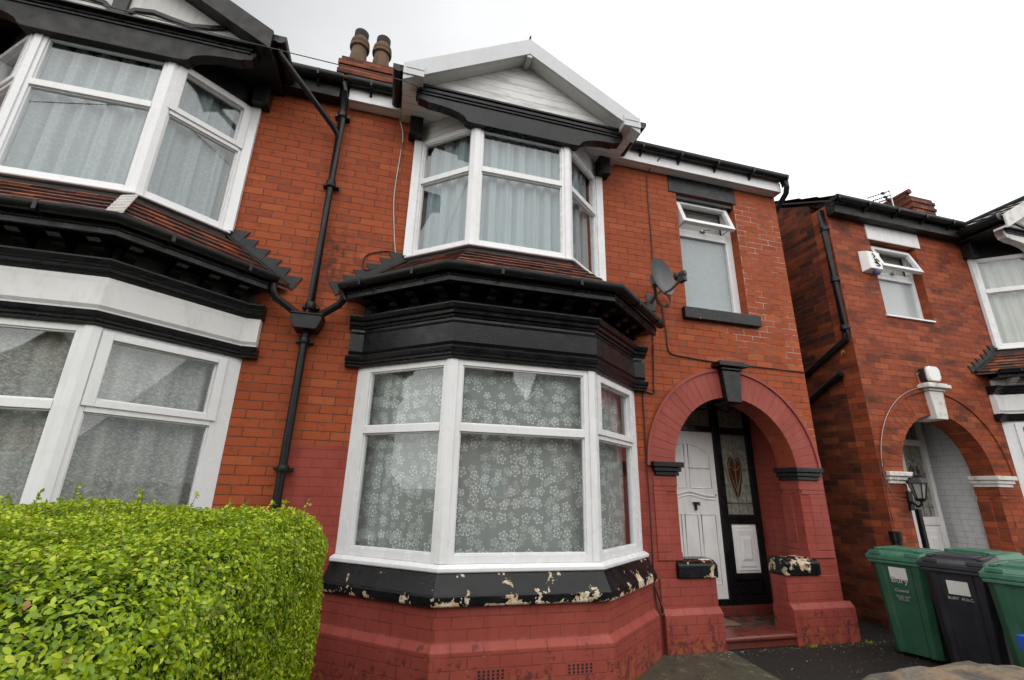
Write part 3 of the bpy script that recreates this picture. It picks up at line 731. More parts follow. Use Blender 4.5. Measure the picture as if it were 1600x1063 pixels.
    f = nb(); f.sweep(EP, [(-.028, 2.482), (.032, 2.482), (.034, 2.503), (.05, 2.508), (.053, 2.53), (.07, 2.538), (.08, 2.575), (-.028, 2.575)]); obj('lower_moulding', f, o['mould'], CO, bevel=.004)
    EF = [(EP[0][0]+.02, -.03)]+EP[1:5]+[(EP[5][0]-.02, -.03)]
    f = nb(); f.sweep(EF, [(-.028, 2.576), (.03, 2.576), (.034, 2.60), (.05, 2.625), (.052, 2.79), (.036, 2.82), (.034, 2.846), (-.028, 2.846)]); obj('frieze', f, o['frieze'], CO, bevel=.004)
    f = nb(); f.sweep(LOWP, [(-.05, 2.967), (.02, 2.967), (.02, 3.093), (-.05, 3.093)]); obj('bracket_panel', f, o['brk_panel'], CO)
    f = nb(); f.sweep(LOWP, [(-.05, 3.094), (.262, 3.094), (.262, 3.072), (.288, 3.072), (.288, 3.115), (.298, 3.12), (.298, 3.168), (-.05, 3.168)]); obj('eaves_board', f, o['eave'], CO, bevel=.004)
    def bracket(p, n, t):
        pr = [(.021, 2.968), (.075, 2.968), (.09, 2.985), (.08, 3.005), (.115, 3.01), (.14, 3.03), (.13, 3.047), (.185, 3.05), (.222, 3.064), (.222, 3.092), (.021, 3.092)]
        f_ = nb(); p = Vector((*p, 0)); n = Vector((*n, 0)); t = Vector((*t, 0)); k = len(pr)
        vs = [tuple(p+n*d-t*.04+V3(0, 0, z)) for d, z in pr]+[tuple(p+n*d+t*.04+V3(0, 0, z)) for d, z in pr]
        tri = tessellate_polygon([[Vector((d, z, 0)) for d, z in pr]])
        fs = [tuple(t_) for t_ in tri]+[tuple(k+i for i in t_) for t_ in tri]+[(i, (i+1) % k, k+(i+1) % k, k+i) for i in range(k)]
        f_.add(vs, fs); obj('bracket', f_, o['brk'], CO)
    for i in range(3):
        a, b = Vector(LOWP[i]), Vector(LOWP[i+1]); t = (b-a).normalized(); n = Vector((t.y, -t.x)); Lg = (b-a).length
        us = [.05+(Lg-.1)*k/5 for k in range(6)] if i == 1 else ([.2, .44, .68, Lg-.06] if i == 0 else [.06, Lg-.68, Lg-.44, Lg-.2])
        for u in us: bracket(a+t*u, n, t)
    f = nb(); f.sweep(LOWP, gutter_prof(.346, 3.19, .047))
    for i in range(3):
        a, b = Vector((*LOWP[i], 0)), Vector((*LOWP[i+1], 0)); t = (b-a).normalized(); n = Vector((t.y, -t.x, 0))
        for fr_ in (.25, .8): f.obox(a+(b-a)*fr_+n*.346+V3(0, 0, 3.172), t, n, V3(0, 0, 1), .012, .05, .034)
    obj('bay_gutter', f, 'pipe', H, smooth=40)
    # --- lower bay window
    W = bay(LOWP, .885, 2.482, 1.905, .15, (.085, .095), o['op_lo'])
    f = nb(); f.sweep(LOWP, [(-.07, .832), (.052, .832), (.058, .84), (.058, .862), (.05, .868), (.01, .884), (-.07, .884)]); obj('window_sill', f, o['frame'], W, bevel=.003)
    # --- bay base
    f = nb(); f.sweep(LOWP, [(-.2, -.01), (.125, -.01), (.125, .345), (.075, .395), (.075, .62), (-.2, .62)]); BB = obj('bay_base', f, o['base'], H, bevel=.006)
    f = nb(); f.sweep(LOWP, [(-.2, .621), (.115, .621), (.125, .632), (.125, .69), (.115, .70), (.045, .83), (-.2, .83)]); obj('sill_band', f, o['band'], BB, bevel=.006)
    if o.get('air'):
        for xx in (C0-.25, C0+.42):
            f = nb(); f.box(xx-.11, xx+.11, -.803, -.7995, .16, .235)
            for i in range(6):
                for k in range(3): f.cur = 1; f.box(xx-.10+i*.034, xx-.082+i*.034, -.8045, -.8032, .168+k*.022, .183+k*.022)  # holes are dark boxes on the face, their shade put into the colour
            obj('air_brick', f, ['red_smooth', 'pot_soot_hole_shade'], BB)
    # --- small upper window
    f = nb(); f.box(3.244, 4.27, -.014, .10, 5.176, 5.424); f.box(3.352, 4.232, .02, .10, 5.11, 5.174) if o['gable'] == 'upvc' else None
    obj('lintel', f, o['lintel'], H, bevel=.006)
    WN = nb(); y0, y1 = .115, .175; wb = o.get('wb', 3.56)
    WN.box(3.352, 3.41, y0, y1, wb+.025, 5.17); WN.box(4.135, 4.233, y0, y1, wb+.025, 5.17); WN.box(3.41, 4.135, y0+.001, y1, 5.09, 5.17); WN.box(3.41, 4.135, y0+.001, y1, wb+.025, wb+.075); WN.box(3.41, 4.135, y0-.004, y1, 4.625, 4.73)
    WN = obj('window', WN, o['frame'], H, bevel=.003)
    f = nb(); f.box(3.405, 4.14, .15, .158, wb+.07, 4.63); obj('glass', f, o['frost'], WN)
    f = nb(); f.box(3.41, 4.135, .20, .21, 4.73, 5.09); obj('blind', f, 'room', WN)
    # top-hung vent standing open
    hz, hy = 5.115, .095; ang = R(19); d = Vector((0, -math.sin(ang), -math.cos(ang))); nn = Vector((0, -math.cos(ang), math.sin(ang))); xx = Vector((1, 0, 0)); Lv = .405
    f = nb(); top = Vector((0, hy, hz)); x0, x1 = 3.385, 4.165; wd = .055
    def vb(xa, xb, la, lb): f.obox(V3((xa+xb)/2, 0, 0)+top+d*(la+lb)/2, xx, d, nn, (xb-xa)/2, (lb-la)/2, .028)
    vb(x0, x0+wd, 0, Lv); vb(x1-wd, x1, 0, Lv); vb(x0+wd, x1-wd, 0, wd); vb(x0+wd, x1-wd, Lv-wd, Lv)
    VN = obj('vent_sash', f, o['frame'], WN, bevel=.004)
    f = nb(); f.obox(V3((x0+x1)/2, 0, 0)+top+d*Lv/2, xx, d, nn, (x1-x0)/2-wd, Lv/2-wd, .004); obj('vent_glass', f, 'glass', WN)
    f = nb(); e = top+d*Lv
    for k in (.07, .93): px = x0+(x1-x0)*k; f.tube([(px, e.y+.02, e.z+.02), (px, .14, 4.76)], .008, 6); obj('window_stay', f, 'metal', WN); f = nb()
    f.box(3.74, 3.82, .085, .112, 4.725, 4.745); f.tube([(3.78, .09, 4.74), (3.86, .03, 4.735)], .007, 6); obj('window_catch', f, 'metal', WN)
    if o.get('sill'):
        f = nb(); f.box(3.275, 4.36, -.065, .112, 3.41, 3.555); obj('window_ledge', f, o['sill'], H, bevel=.008)
    else:
        f = nb(); f.box(3.36, 4.26, -.03, .112, wb-.002, wb+.024); obj('window_ledge', f, o['frame'], H, bevel=.004)
    # --- porch
    if porch: build_porch(H, nb, o)
    return H

def empty_part(name, parent):
    o = bpy.data.objects.new(name, None); S.collection.objects.link(o); o.parent = parent; o.empty_display_size = .1; return o

def build_porch(H, nb, o):
    PA = nb(); cx, cz, ri, ro = 3.80, 1.705, .79, 1.095; n = 34
    for i in range(n):
        a0, a1 = math.pi*i/n+.0006, math.pi*(i+1)/n-.0006
        PA.prism([(cx+r*math.cos(a), cz+r*math.sin(a)) for r, a in ((ri, a0), (ro, a0), (ro, a1), (ri, a1))], 'y', -.014-.002*(i % 3 == 0), .26)
    PA.cur = 0
    PA = obj('porch_arch', PA, o['arch'], H, bevel=.003)
    f = nb()
    for i in range(40):
        a0, a1 = math.pi*i/40, math.pi*(i+1)/40
        f.prism([(cx+r*math.cos(a), cz+r*math.sin(a)) for r, a in ((ro+.001, a0), (ro+.035, a0), (ro+.035, a1), (ro+.001, a1))], 'y', -.032, .0)
    obj('hood_mould', f, o['hood'], PA)
    # keystone
    f = nb(); f.prism([(cx-.098, 2.43), (cx+.098, 2.43), (cx+.125, 2.80), (cx-.125, 2.80)], 'y', -.085, .2)
    f.box(cx-.145, cx+.145, -.105, .05, 2.802, 2.835); f.box(cx-.20, cx+.20, -.15, .05, 2.837, 2.885); f.box(cx-.17, cx+.17, -.13, .05, 2.887, 2.905)
    obj('keystone', f, o['key'], PA, bevel=.008)
    # imposts
    for q, a, b in ((0, 2.715, 3.075), (1, 4.525, 4.905)):
        f = nb(); s_ = 1
        f.box(a+.04, b-.04, -.03, .25, 1.605, 1.645); f.box(a+.02, b-.02, -.05, .26, 1.647, 1.69); f.box(a, b, -.075, .27, 1.692, 1.745)
        obj('impost', f, o['impost'], PA, bevel=.006)
    # piers: front skin above the ledge with chamfered inner arris, plinth, ledge
    for q in (0, 1):
        m = (lambda x: x) if q == 0 else (lambda x: 2*3.80-x)
        f = nb(); out_x = 2.735 if q == 0 else 2*3.80-4.93
        # shaft zones
        def zone(z0, z1, ch):
            pl = [(out_x, -.012), (3.015-ch, -.012), (3.015, ch*.9), (3.015, .27), (out_x, .27)]
            f.prism([(m(x), y) for x, y in pl] if q == 0 else [(m(x), y) for x, y in pl][::-1], 'z', z0, z1)
        zone(1.50, 1.604, .0002); zone(.87, 1.45, .135); zone(.79, .868, .0004)
        f.hexa([(m(x), y, z) for x, y, z in ((3.015-.135, -.012, 1.451), (3.016, .12, 1.451), (3.016, .2, 1.451), (2.87, .2, 1.451), (3.016-.03, -.012, 1.499), (3.017, .02, 1.499), (3.017, .2, 1.499), (2.87, .2, 1.499))])
        f.box(min(m(out_x), m(2.99)), max(m(out_x), m(2.99)), -.011, .27, 1.4505, 1.4995)
        P = obj('porch_pier', f, o['pier'], H, bevel=.006)
        f = nb(); a, b = sorted((m(out_x), m(3.372))); f.box(a, b, -.016, .2, .33, .628)
        oe = out_x-(.0 if q == 0 else .09)
        a, b = sorted((m(oe), m(3.38))); f.prism([(-.068, -.01), (.22, -.01), (.22, .329), (-.02, .372), (-.068, .318)] , 'x', a, b)
        obj('pier_base', f, o['pier'], P, bevel=.008)
        f = nb(); a, b = sorted((m(2.93), m(3.385))); f.prism([(-.045, .632), (.205, .632), (.205, .80), (.02, .80), (-.045, .755)], 'x', a, b); obj('pier_ledge', f, 'black_half' if q == 0 and o['ledge'] == 'black_peel' else o['ledge'], P, bevel=.012)
    # recess lining
    f = nb(); f.prism([(2.90, .0), (4.72, .0), (4.72, 2.80), (2.90, 2.80)], 'y', .86, .90); obj('recess_wall', f, 'room', H)
    f = nb(); f.box(4.70, 4.73, .262, .858, .06, 2.78); obj('recess_lining', f, o['in_r'], H)
    f = nb(); f.box(2.87, 2.90, .262, .858, .06, 2.78); obj('recess_lining', f, o['in_l'], H)
    f = nb(); f.box(2.87, 4.73, .262, .858, 2.782, 2.80); obj('porch_ceiling', f, o['in_r'], H)
    # floor and step
    f = nb(); f.box(2.91, 4.69, .02, .74, .02, .105); obj('porch_floor', f, 'floor_tile', H)
    f = nb(); f.box(3.385, 4.272, -.03, .20, .0, .082); f.tube([(3.385, -.035, .085), (4.272, -.035, .085)], .026, 12); f.box(3.385, 4.272, -.035, .22, .085, .111)
    ST = obj('doorstep', f, 'step', H, smooth=40)
    f = nb(); f.box(2.95, 4.69, .66, .742, .106, .20); obj('threshold', f, 'step', H, bevel=.006)
    # door frame
    fx = (lambda x: x) if not o.get('flip_door') else (lambda x: 2*3.845-x)
    def bx(f_, a, b, *r): a, b = sorted((fx(a), fx(b))); f_.box(a, b, *r)
    f = nb(); y = .74
    bx(f, 2.99, 3.275, y, .84, .20, 2.78); bx(f, 4.105, 4.215, y, .84, .20, 2.78); bx(f, 4.625, 4.70, y, .84, .20, 2.78)
    bx(f, 3.276, 4.104, y, .84, 2.195, 2.27); bx(f, 4.216, 4.624, y, .84, 2.185, 2.27); bx(f, 3.276, 4.104, y, .84, .20, .262); bx(f, 4.216, 4.624, y, .84, .20, .29)
    bx(f, 4.216, 4.624, y+.002, .84, 1.085, 1.195); bx(f, 4.216, 4.624, y+.002, .84, .46, .53); bx(f, 4.216, 4.624, y+.03, .84, .291, .459); bx(f, 4.216, 4.24, y+.003, .84, .531, 1.084); bx(f, 4.605, 4.624, y+.003, .84, .531, 1.084)
    bx(f, 2.99, 4.70, y+.004, .84, 2.70, 2.78)
    DF = obj('door_frame', f, o['dframe'], H, bevel=.006)
    f = nb()
    for a, b, c_, d_ in ((4.216, 4.624, 1.196, 2.184), (4.216, 4.624, 2.271, 2.70), (3.276, 4.104, 2.271, 2.70)): bx(f, a, b, y+.05, y+.06, c_, d_)
    # coloured pieces and leads
    f.cur = 1; c_ = 4.42
    def pl(pts): 
        q = [(fx(x), z) for x, z in pts]; f.prism(q, 'y', y+.046, y+.0498)
    pl([(c_-.02, 1.40), (c_+.03, 1.40), (c_+.09, 1.62), (c_+.11, 1.82), (c_+.07, 1.90), (c_+.02, 1.88), (c_-.02, 1.88), (c_-.07, 1.90), (c_-.11, 1.82), (c_-.09, 1.62)])
    f.cur = 2; pl([(4.22, 2.52), (4.40, 2.47), (4.62, 2.60), (4.62, 2.63), (4.40, 2.50), (4.22, 2.55)]); pl([(3.5, 2.56), (3.75, 2.46), (4.09, 2.49), (4.09, 2.52), (3.75, 2.50), (3.5, 2.59)])
    f.cur = 3
    def ln(pts, r=.0055): f.tube([(fx(x), y+.045, z) for x, z in pts], r, 5)
    for z in (1.33, 1.55, 1.75, 2.02): ln([(4.217, z), (4.30, z)]); ln([(4.54, z), (4.623, z)])
    ln([(c_, 1.197), (c_, 1.36)]); ln([(c_, 1.36), (c_, 1.86), (c_, 2.18)]); ln([(4.30, 1.197), (4.30, 1.55)]); ln([(4.54, 1.197), (4.54, 1.55)]); ln([(4.217, 1.33), (4.623, 1.33)])
    for q in (-1, 1):
        ln([(c_, 1.36), (c_+q*.06, 1.46), (c_+q*.12, 1.62), (c_+q*.15, 1.80), (c_+q*.13, 1.92), (c_+q*.06, 1.93), (c_, 1.85)])
        ln([(c_, 1.45), (c_+q*.05, 1.6), (c_+q*.10, 1.78), (c_+q*.05, 1.88), (c_, 1.80)]); ln([(c_, 1.95), (c_+q*.06, 2.0), (c_+q*.05, 2.07), (c_, 2.1)]); ln([(c_, 1.72), (c_+q*.07, 1.78), (c_+q*.15, 1.72), (c_+q*.2, 1.80)])
    for x in (4.30, 4.42, 4.54, 3.45, 3.62, 3.79, 3.96): ln([(x, 2.272), (x, 2.70)])
    ln([(4.217, 2.36), (4.623, 2.36)]); ln([(3.277, 2.36), (4.103, 2.36)])
    obj('stained_glass', f, ['leadglass', 'amber', 'teal', 'came'], DF)
    f = nb(); bx(f, 4.241, 4.604, y+.02, y+.05, .532, 1.083); 
    def frust(f_, a, b, z0, z1, yb, dp, ins):
        a, b = sorted((fx(a), fx(b)))
        f_.hexa([(a, yb, z0), (b, yb, z0), (b, yb, z1), (a, yb, z1), (a+ins, yb-dp, z0+ins), (b-ins, yb-dp, z0+ins), (b-ins, yb-dp, z1-ins), (a+ins, yb-dp, z1-ins)])
    frust(f, 4.258, 4.587, .55, 1.065, y+.021, .012, .012); frust(f, 4.29, 4.555, .59, 1.03, y+.010, .008, .02); frust(f, 4.335, 4.51, .66, .95, y+.003, .014, .035)
    obj('infill_panel', f, o['dpanel'], DF, bevel=.003)
    f = nb(); bx(f, 4.24, 4.60, y+.022, y+.031, .31, .44); obj('kick_panel', f, o['dframe'], DF, bevel=.006)
    # door leaf
    f = nb(); bx(f, 3.28, 4.10, y+.02, y+.065, .264, 2.192); yb = y+.021
    def bar(pts, r=.0075): f.tube([(fx(x), yb-.002, z) for x, z in pts], r, 6)
    for a, b in ((3.36, 3.66), (3.72, 4.02)):
        top = [(a, 1.92)]+[(a+(b-a)*k/6, 1.92+.11*math.sin(math.pi/2*(k/6 if a < 3.6 else 1-k/6))) for k in range(1, 7)] if a < 3.6 else [(a+(b-a)*k/6, 1.92+.11*math.cos(math.pi/2*k/6)) for k in range(7)]
        bar([(a, 1.50)]+top+[(b, 1.50), (a, 1.50)]); bar([(a, 1.745), (b, 1.745)], .013)
    bar([(3.34+.70*k/14, 1.405+.05*math.exp(-((k-7)/3.2)**2)) for k in range(15)], .016); bar([(3.34+.70*k/14, 1.365+.05*math.exp(-((k-7)/3.2)**2)) for k in range(15)], .010)
    for a, b in ((3.35, 3.55), (3.60, 3.78), (3.83, 4.03)):
        z1 = 1.19; bar([(a, .42), (a, z1), (b, z1), (b, .42), (a, .42)]); frust(f, a+.025, b-.025, .45, 1.16, yb, .010, .03)
    D = obj('door', f, o['door'], H, smooth=40)
    if o.get('knocker'):
        f = nb(); f.box(3.745, 3.765, yb-.03, yb-.001, 1.24, 1.335); f.box(3.722, 3.80, yb-.045, yb-.012, 1.318, 1.336); f.tube([(3.755, yb-.03, 1.33), (3.79, yb-.055, 1.30)], .011, 6); obj('door_knocker', f, 'black', D)
        f = nb(); f.lathe((4.06, yb-.012, 1.42), [(.012, -.006), (.012, .006)], 12, (0, 1, 0)); obj('lock', f, 'metal', D)

main_o = dict(seed=1, porch=True, brick='brick_main', side='brick', fascia='upvc', soffit='soffit', gable='upvc', barge='upvc_board', barge_soffit='upvc_old', under='soffit', headboard='soffit_x', beam='black',
              frame='upvc', mould='black', frieze='black', brk_panel='black', brk='black', eave='black', op_up=(False, False), op_lo=(False, True), base='red', band='black_flake', air=True, lintel='black', frost='frost', sill='black_chip',
              arch='red_smooth', hood='red_smooth', key='black', impost='black', pier='red', ledge='black_peel', in_r='red', in_l='red', dframe='black', dpanel='white', door='white', knocker=True)
left_o = dict(main_o, seed=2, porch=False, brick='brick', fascia='old_black', soffit='old_black', gable='timber', barge='old_black', barge_soffit='old_black', under='old_black', headboard='old_black', beam='old_black',
              frame='upvc', frieze='white', brk_panel='grey_panel', op_up=(True, True), op_lo=(True, True), band='black_chip', base='brick', air=False, white_hip=True, knocker=False)
nb_o = dict(main_o, seed=3, porch=True, brick='brick_nb', side='brick_side', fascia='old_black', soffit='old_black', gable='timber', barge='white_worn', barge_soffit='white_worn', under='old_black', headboard='old_black', beam='white_worn',
            frame='upvc', frieze='white', brk_panel='white', brk='white', op_up=(False, False), op_lo=(False, True), base='brick_nb', band='black_chip', air=False, lintel='white', frost='frost_nb', sill=None,
            arch='brick_nb', hood='brick_nb', key='white_worn', impost='white_worn', pier='brick_nb', ledge='white_worn', in_r='white_brick', in_l='white_brick', dframe='white', dpanel='white', door='white', knocker=False, flip_door=True, zf=zdrop, wb=3.97)
HM = build_house('brick_house', 'red brick house with white boarded gable, black cornice and red painted porch arch', 1, 0, main_o)
HL = build_house('brick_house', 'red brick house with black timbered gable and white band between black mouldings', -1, -1.6, left_o)
HN = build_house('brick_house', 'sooty red brick house across the alley with white keystone over its arched porch', -1, 10.8, nb_o)

# --- pipes and chimneys of the houses
def pipe(name, pts, r, H, collars=(), mat='pipe'):
    f = MB(); f.tube(pts, r, 12)
    for c in collars:
        p = Vector(c); f.lathe(p, [(r+.008, -.035), (r+.011, -.03), (r+.011, .03), (r+.008, .035)], 14)
        f.box(p.x-.075, p.x+.075, p.y+.01, -.002, p.z-.012, p.z+.012)
    return obj(name, f, mat, H, smooth=40)
DP = pipe('downpipe', [(-.795, -.19, 5.57), (-.795, -.185, 5.47), (-.795, -.10, 5.36), (-.795, -.08, 5.25), (-.797, -.08, 2.86)], .036, HM, [(-.795, -.08, 5.24), (-.796, -.08, 4.36), (-.797, -.08, 3.02)])
f = MB(); f.prism([(-.93, 2.90), (-.665, 2.90), (-.665, 2.86), (-.70, 2.77), (-.895, 2.77), (-.93, 2.86)], 'y', -.19, -.003); f.box(-.94, -.655, -.20, -.003, 2.90, 2.918); obj('hopper', f, 'pipe', DP, bevel=.008)
f = MB(); f.tube([(-.797, -.08, 2.79), (-.80, -.08, 2.6), (-.812, -.08, 0.0)], .035, 12)
for zz_ in (2.68, 1.55): f.lathe((-.80, -.08, zz_), [(.044, -.03), (.047, -.025), (.047, .025), (.044, .03)], 14); f.box(-.875, -.725, -.07, -.002, zz_-.012, zz_+.012)
obj('lower_pipe', f, 'pipe', DP, smooth=40)
pipe('branch_pipe', [(-.50, -.235, 3.17), (-.50, -.235, 3.07), (-.53, -.21, 3.02), (-.70, -.10, 2.93), (-.73, -.09, 2.88)], .034, HM)
pipe('branch_pipe', [(-1.10, -.235, 3.17), (-1.10, -.235, 3.07), (-1.07, -.21, 3.02), (-.90, -.10, 2.93), (-.87, -.09, 2.88)], .034, HL)
pipe('gable_pipe', [(-1.375, -.56, 5.47), (-1.36, -.55, 5.40), (-.86, -.12, 5.04), (-.80, -.085, 4.97)], .03, HL)
pipe('downpipe', [(4.985, -.195, 5.58), (4.985, -.195, 5.47), (4.995, -.16, 5.40), (4.995, .05, 5.25), (4.992, .16, 5.1), (4.992, .16, .05)], .036, HM)
f = MB(); f.tube([(5.80, .045, 5.40), (5.805, .045, 3.52), (5.805, .06, 3.44), (5.805, .78, 3.10)], .042, 12)
for c in ((5.805, .045, 5.1), (5.805, .045, 4.3), (5.805, .045, 3.6)): f.lathe(c, [(.05, -.03), (.055, -.025), (.055, .025), (.05, .03)], 12); f.box(5.80, 5.848, c[1]-.06, c[1]+.06, c[2]-.012, c[2]+.012)
obj('downpipe', f, 'pipe', HN, smooth=40)
f = MB(); f.tube([(5.79, .20, 3.0), (5.80, .49, 2.87), (5.80, .78, 2.72)], .042, 10); obj('waste_pipe', f, 'pipe', HN, smooth=40)
f = MB(); f.tube([(5.80, -.055, .0), (5.80, -.055, 1.07)], .05, 10); f.lathe((5.80, -.055, 1.02), [(.062, -.05), (.062, .05)], 12); obj('pipe_stub', f, 'black_chip', HN, smooth=40)
# chimneys
def chimney(H, x0, x1, y0, y1, z0, z1, pots, brick='chim'):
    f = MB(); f.box(x0, x1, y0, y1, z0, z1-.40)
    for i, (a, b, e) in enumerate(((.40, .32, .025), (.32, .245, .05), (.245, .165, .03), (.165, .085, .05), (.085, .0, .02))): f.box(x0-e, x1+e, y0-e, y1+e, z1-a+.001, z1-b)
    Ch = obj('chimney', f, brick, H, bevel=.006)
    f = MB(); f.prism([(x0+.04, z1), (x1-.04, z1), (x1-.14, z1+.05), (x0+.14, z1+.05)], 'y', y0+.08, y1-.08); obj('flaunching', f, 'concrete', Ch)
    for px, py, h, r in pots:
        f = MB(); f.lathe((px, py, z1+.03), [(r*1.0, 0), (r*1.05, .05*h), (r*.92, .35*h), (r*.86, .52*h), (r*1.1, .54*h), (r*1.14, .60*h), (r*1.0, .63*h), (r*1.1, .66*h), (r*1.04, .74*h), (r*.82, .76*h), (r*.76, .86*h)], 20)
        P = obj('chimney_pot', f, 'pot', Ch, smooth=40)
        f = MB(); f.lathe((px, py, z1+.03), [(r*.80, .84*h), (r*.82, .86*h), (r*.82, 1.0*h), (r*.74, 1.0*h), (r*.72, .88*h)], 20); obj('pot_rim', f, 'pot_soot_hole_shade', Ch, smooth=40)
    return Ch
chimney(HM, -1.10, -.44, 1.0, 1.7, 5.7, 7.17, [(-.94, 1.2, .68, .125), (-.62, 1.2, .66, .125)])
Cn = chimney(HN, 11.13, 11.78, 2.05, 2.6, 6.3, 8.10, [], 'brick_side')
f = MB(); f.tube([(11.17, 2.04, 8.23), (11.17, 2.62, 8.23)], .065, 12); f.box(11.10, 11.24, 2.1, 2.55, 8.10, 8.175); obj('broken_pot', f, 'brick_side', Cn, smooth=40)

# ------------------------------------------------------------------ curtains
def off_plan(P, inset): return [(P[0][0]+inset, P[0][1]-.0), P[1], P[2], (P[3][0]-inset, P[3][1])]
curtain('net_curtain', LOWP, .13, .90, 2.46, 'net_flower', 'flower patterned net curtain inside the bay window beside the red porch arch', 2.6, .013)
curtain('net_curtain', UPP, .12, 3.72, 5.13, 'net_plain', 'plain pale net curtain inside the upper bay window under the white gable', 6, .032)
curtain('net_curtain', LOWP, .13, .90, 2.46, 'net_lace', 'grey lace net curtain in the bay window right behind the hedge', 3.2, .024, None, -1, -1.6)
curtain('net_curtain', UPP, .12, 3.72, 5.13, 'net_lace_up', 'pale lace net curtain in the upper bay window under the black timbered gable', 5, .034, None, -1, -1.6)
curtain('net_curtain', UPP, .12, 3.72, 5.13, 'drape', 'white gathered curtain in the upper bay window of the sooty brick house', 6, .02, None, -1, 10.8, zdrop)
curtain('net_curtain', LOWP, .13, .90, 2.46, 'drape', 'cream curtain in the lower bay window of the sooty brick house', 5, .02, None, -1, 10.8)

# ------------------------------------------------------------------ things fixed to the walls
# satellite dish
SDc = Vector((2.80, -.30, 3.73)); DI = empty('satellite_dish', (2.87, -.05, 3.6), 'dark grey satellite dish on the brickwork left of the small upper window', 'satellite dish')
f = MB(); axd = Vector((.34, -.93, .10)).normalized(); axx = axd.cross(V3(0, 0, 1)).normalized(); axz = axx.cross(axd).normalized()
nr_, ns_ = 8, 28; vs = []; fs = []
for layer, off in ((0, 0.), (1, -.012)):
    for i in range(nr_+1):
        r = i/nr_
        for k in range(ns_): a = 2*math.pi*k/ns_; vs.append(tuple(SDc+axx*.195*r*math.cos(a)+axz*.225*r*math.sin(a)+axd*(.062*r*r+off)))
B = (nr_+1)*ns_
for i in range(nr_):
    for k in range(ns_):
        k2 = (k+1) % ns_; q = (i*ns_+k, i*ns_+k2, (i+1)*ns_+k2, (i+1)*ns_+k); fs.append(q); fs.append(tuple(B+j for j in reversed(q)))
for k in range(ns_): k2 = (k+1) % ns_; fs.append((nr_*ns_+k, nr_*ns_+k2, B+nr_*ns_+k2, B+nr_*ns_+k))
f.add(vs, fs); obj('reflector', f, 'dish', DI, smooth=50)
lnb = SDc+axd*.27-axz*.10+axx*.02
f = MB(); f.tube([SDc-axz*.2+axd*.03, SDc-axz*.2+axd*.12, lnb-axz*.06], .014, 8); obj('feed_arm', f, 'dish', DI, smooth=40)
f = MB(); f.lathe(lnb, [(.03, -.07), (.034, -.06), (.034, .0), (.045, .01), (.045, .05), (.02, .055)], 14, -axd); f.obox(lnb-axz*.045+axd*.02, axx, axd, axz, .028, .04, .04); obj('receiver_head', f, 'cable_black', DI, smooth=40)
f = MB(); bk = SDc-axd*.02; f.obox(bk-axd*.03, axx, axd, axz, .05, .03, .06); f.tube([bk-axd*.05, (2.86, -.12, 3.60), (2.86, -.02, 3.56)], .02, 8); f.box(2.80, 2.92, -.018, -.002, 3.46, 3.66); obj('wall_bracket', f, 'dish', DI)
f = MB()
for k in range(4):
    c = Vector((2.99, -.07, 3.60)); f.tube([c+V3((.075+.008*k)*math.cos(a), .012*math.sin(3*a+k), (.085+.008*k)*math.sin(a)) for a in [2*math.pi*i/20 for i in range(21)]], .0042, 5)
tag(base_origin(obj('coiled_cable', f, 'cable_black', smooth=60), (2.99, -.07, 3.5)), 'coil of thin black cable hanging under the satellite dish', 'cable')

def wire(name, pts, r, mat, label, cat='cable'):
    P = [Vector(p) for p in pts]; Q = []
    for i in range(len(P)-1):
        a = P[max(0, i-1)]; b = P[i]; c = P[i+1]; d = P[min(len(P)-1, i+2)]
        for k in range(6):
            t = k/6; Q.append(.5*((2*b)+(c-a)*t+(2*a-5*b+4*c-d)*t*t+(3*b-a-3*c+d)*t**3))
    Q.append(P[-1]); f = MB(); f.tube(Q, r, 6); o = obj(name, f, mat, smooth=60); base_origin(o, P[-1]); return tag(o, label, cat)
wire('cable', [(-.204, -.012, 5.42), (-.145, -.012, 5.20), (-.15, -.012, 4.95), (-.165, -.012, 4.4), (-.12, -.012, 3.95), (-.086, -.012, 3.73)], .006, 'cable_white', 'loose white cable hanging down the brickwork left of the white upper bay window')
wire('cable', [(-.086, -.012, 3.73), (-.2, -.012, 3.73), (-.36, -.012, 3.66), (-.39, -.012, 3.55), (-.36, -.016, 3.49), (-.28, -.012, 3.52)], .006, 'cable_black', 'short black cable curling on the brickwork above the stepped flashing')
wire('cable', [(3.09, -.19, 5.60), (3.03, -.14, 5.50), (2.95, -.05, 5.40), (2.93, -.012, 5.2), (2.926, -.012, 4.2), (2.90, -.012, 3.75)], .0065, 'cable_black', 'thin black cable running from the gutter down to the satellite dish')
wire('cable', [(2.86, -.012, 3.56), (2.855, -.012, 3.2), (2.84, -.012, 2.9), (2.815, -.012, 2.55), (2.805, -.012, 2.47), (2.68, -.014, 2.465), (2.672, -.014, 2.2), (2.668, -.014, 1.88), (2.662, -.03, 1.3), (2.66, -.03, .95), (2.655, -.03, .66), (2.66, -.045, .42), (2.69, -.06, .33), (2.725, -.05, .36), (2.70, -.04, .45), (2.665, -.03, .56)], .0075, 'cable_black', 'black cable running from the dish down past the bay window to a small box')
wire('cable', [(3.0, -.012, 3.52), (3.03, -.012, 3.2), (3.035, -.012, 3.02), (3.09, -.012, 2.95), (3.3, -.012, 2.93), (3.65, -.012, 2.91), (4.1, -.012, 2.905), (4.55, -.012, 2.90), (4.94, -.012, 2.895)], .0075, 'cable_black', 'black cable bending under the dish and crossing above the porch keystone')
wire('cable', [(2.62, -.012, 3.56), (2.75, -.012, 3.55), (2.83, -.012, 3.55), (2.855, -.012, 3.6)], .006, 'cable_black', 'short black cable from the bay roof to the dish bracket')
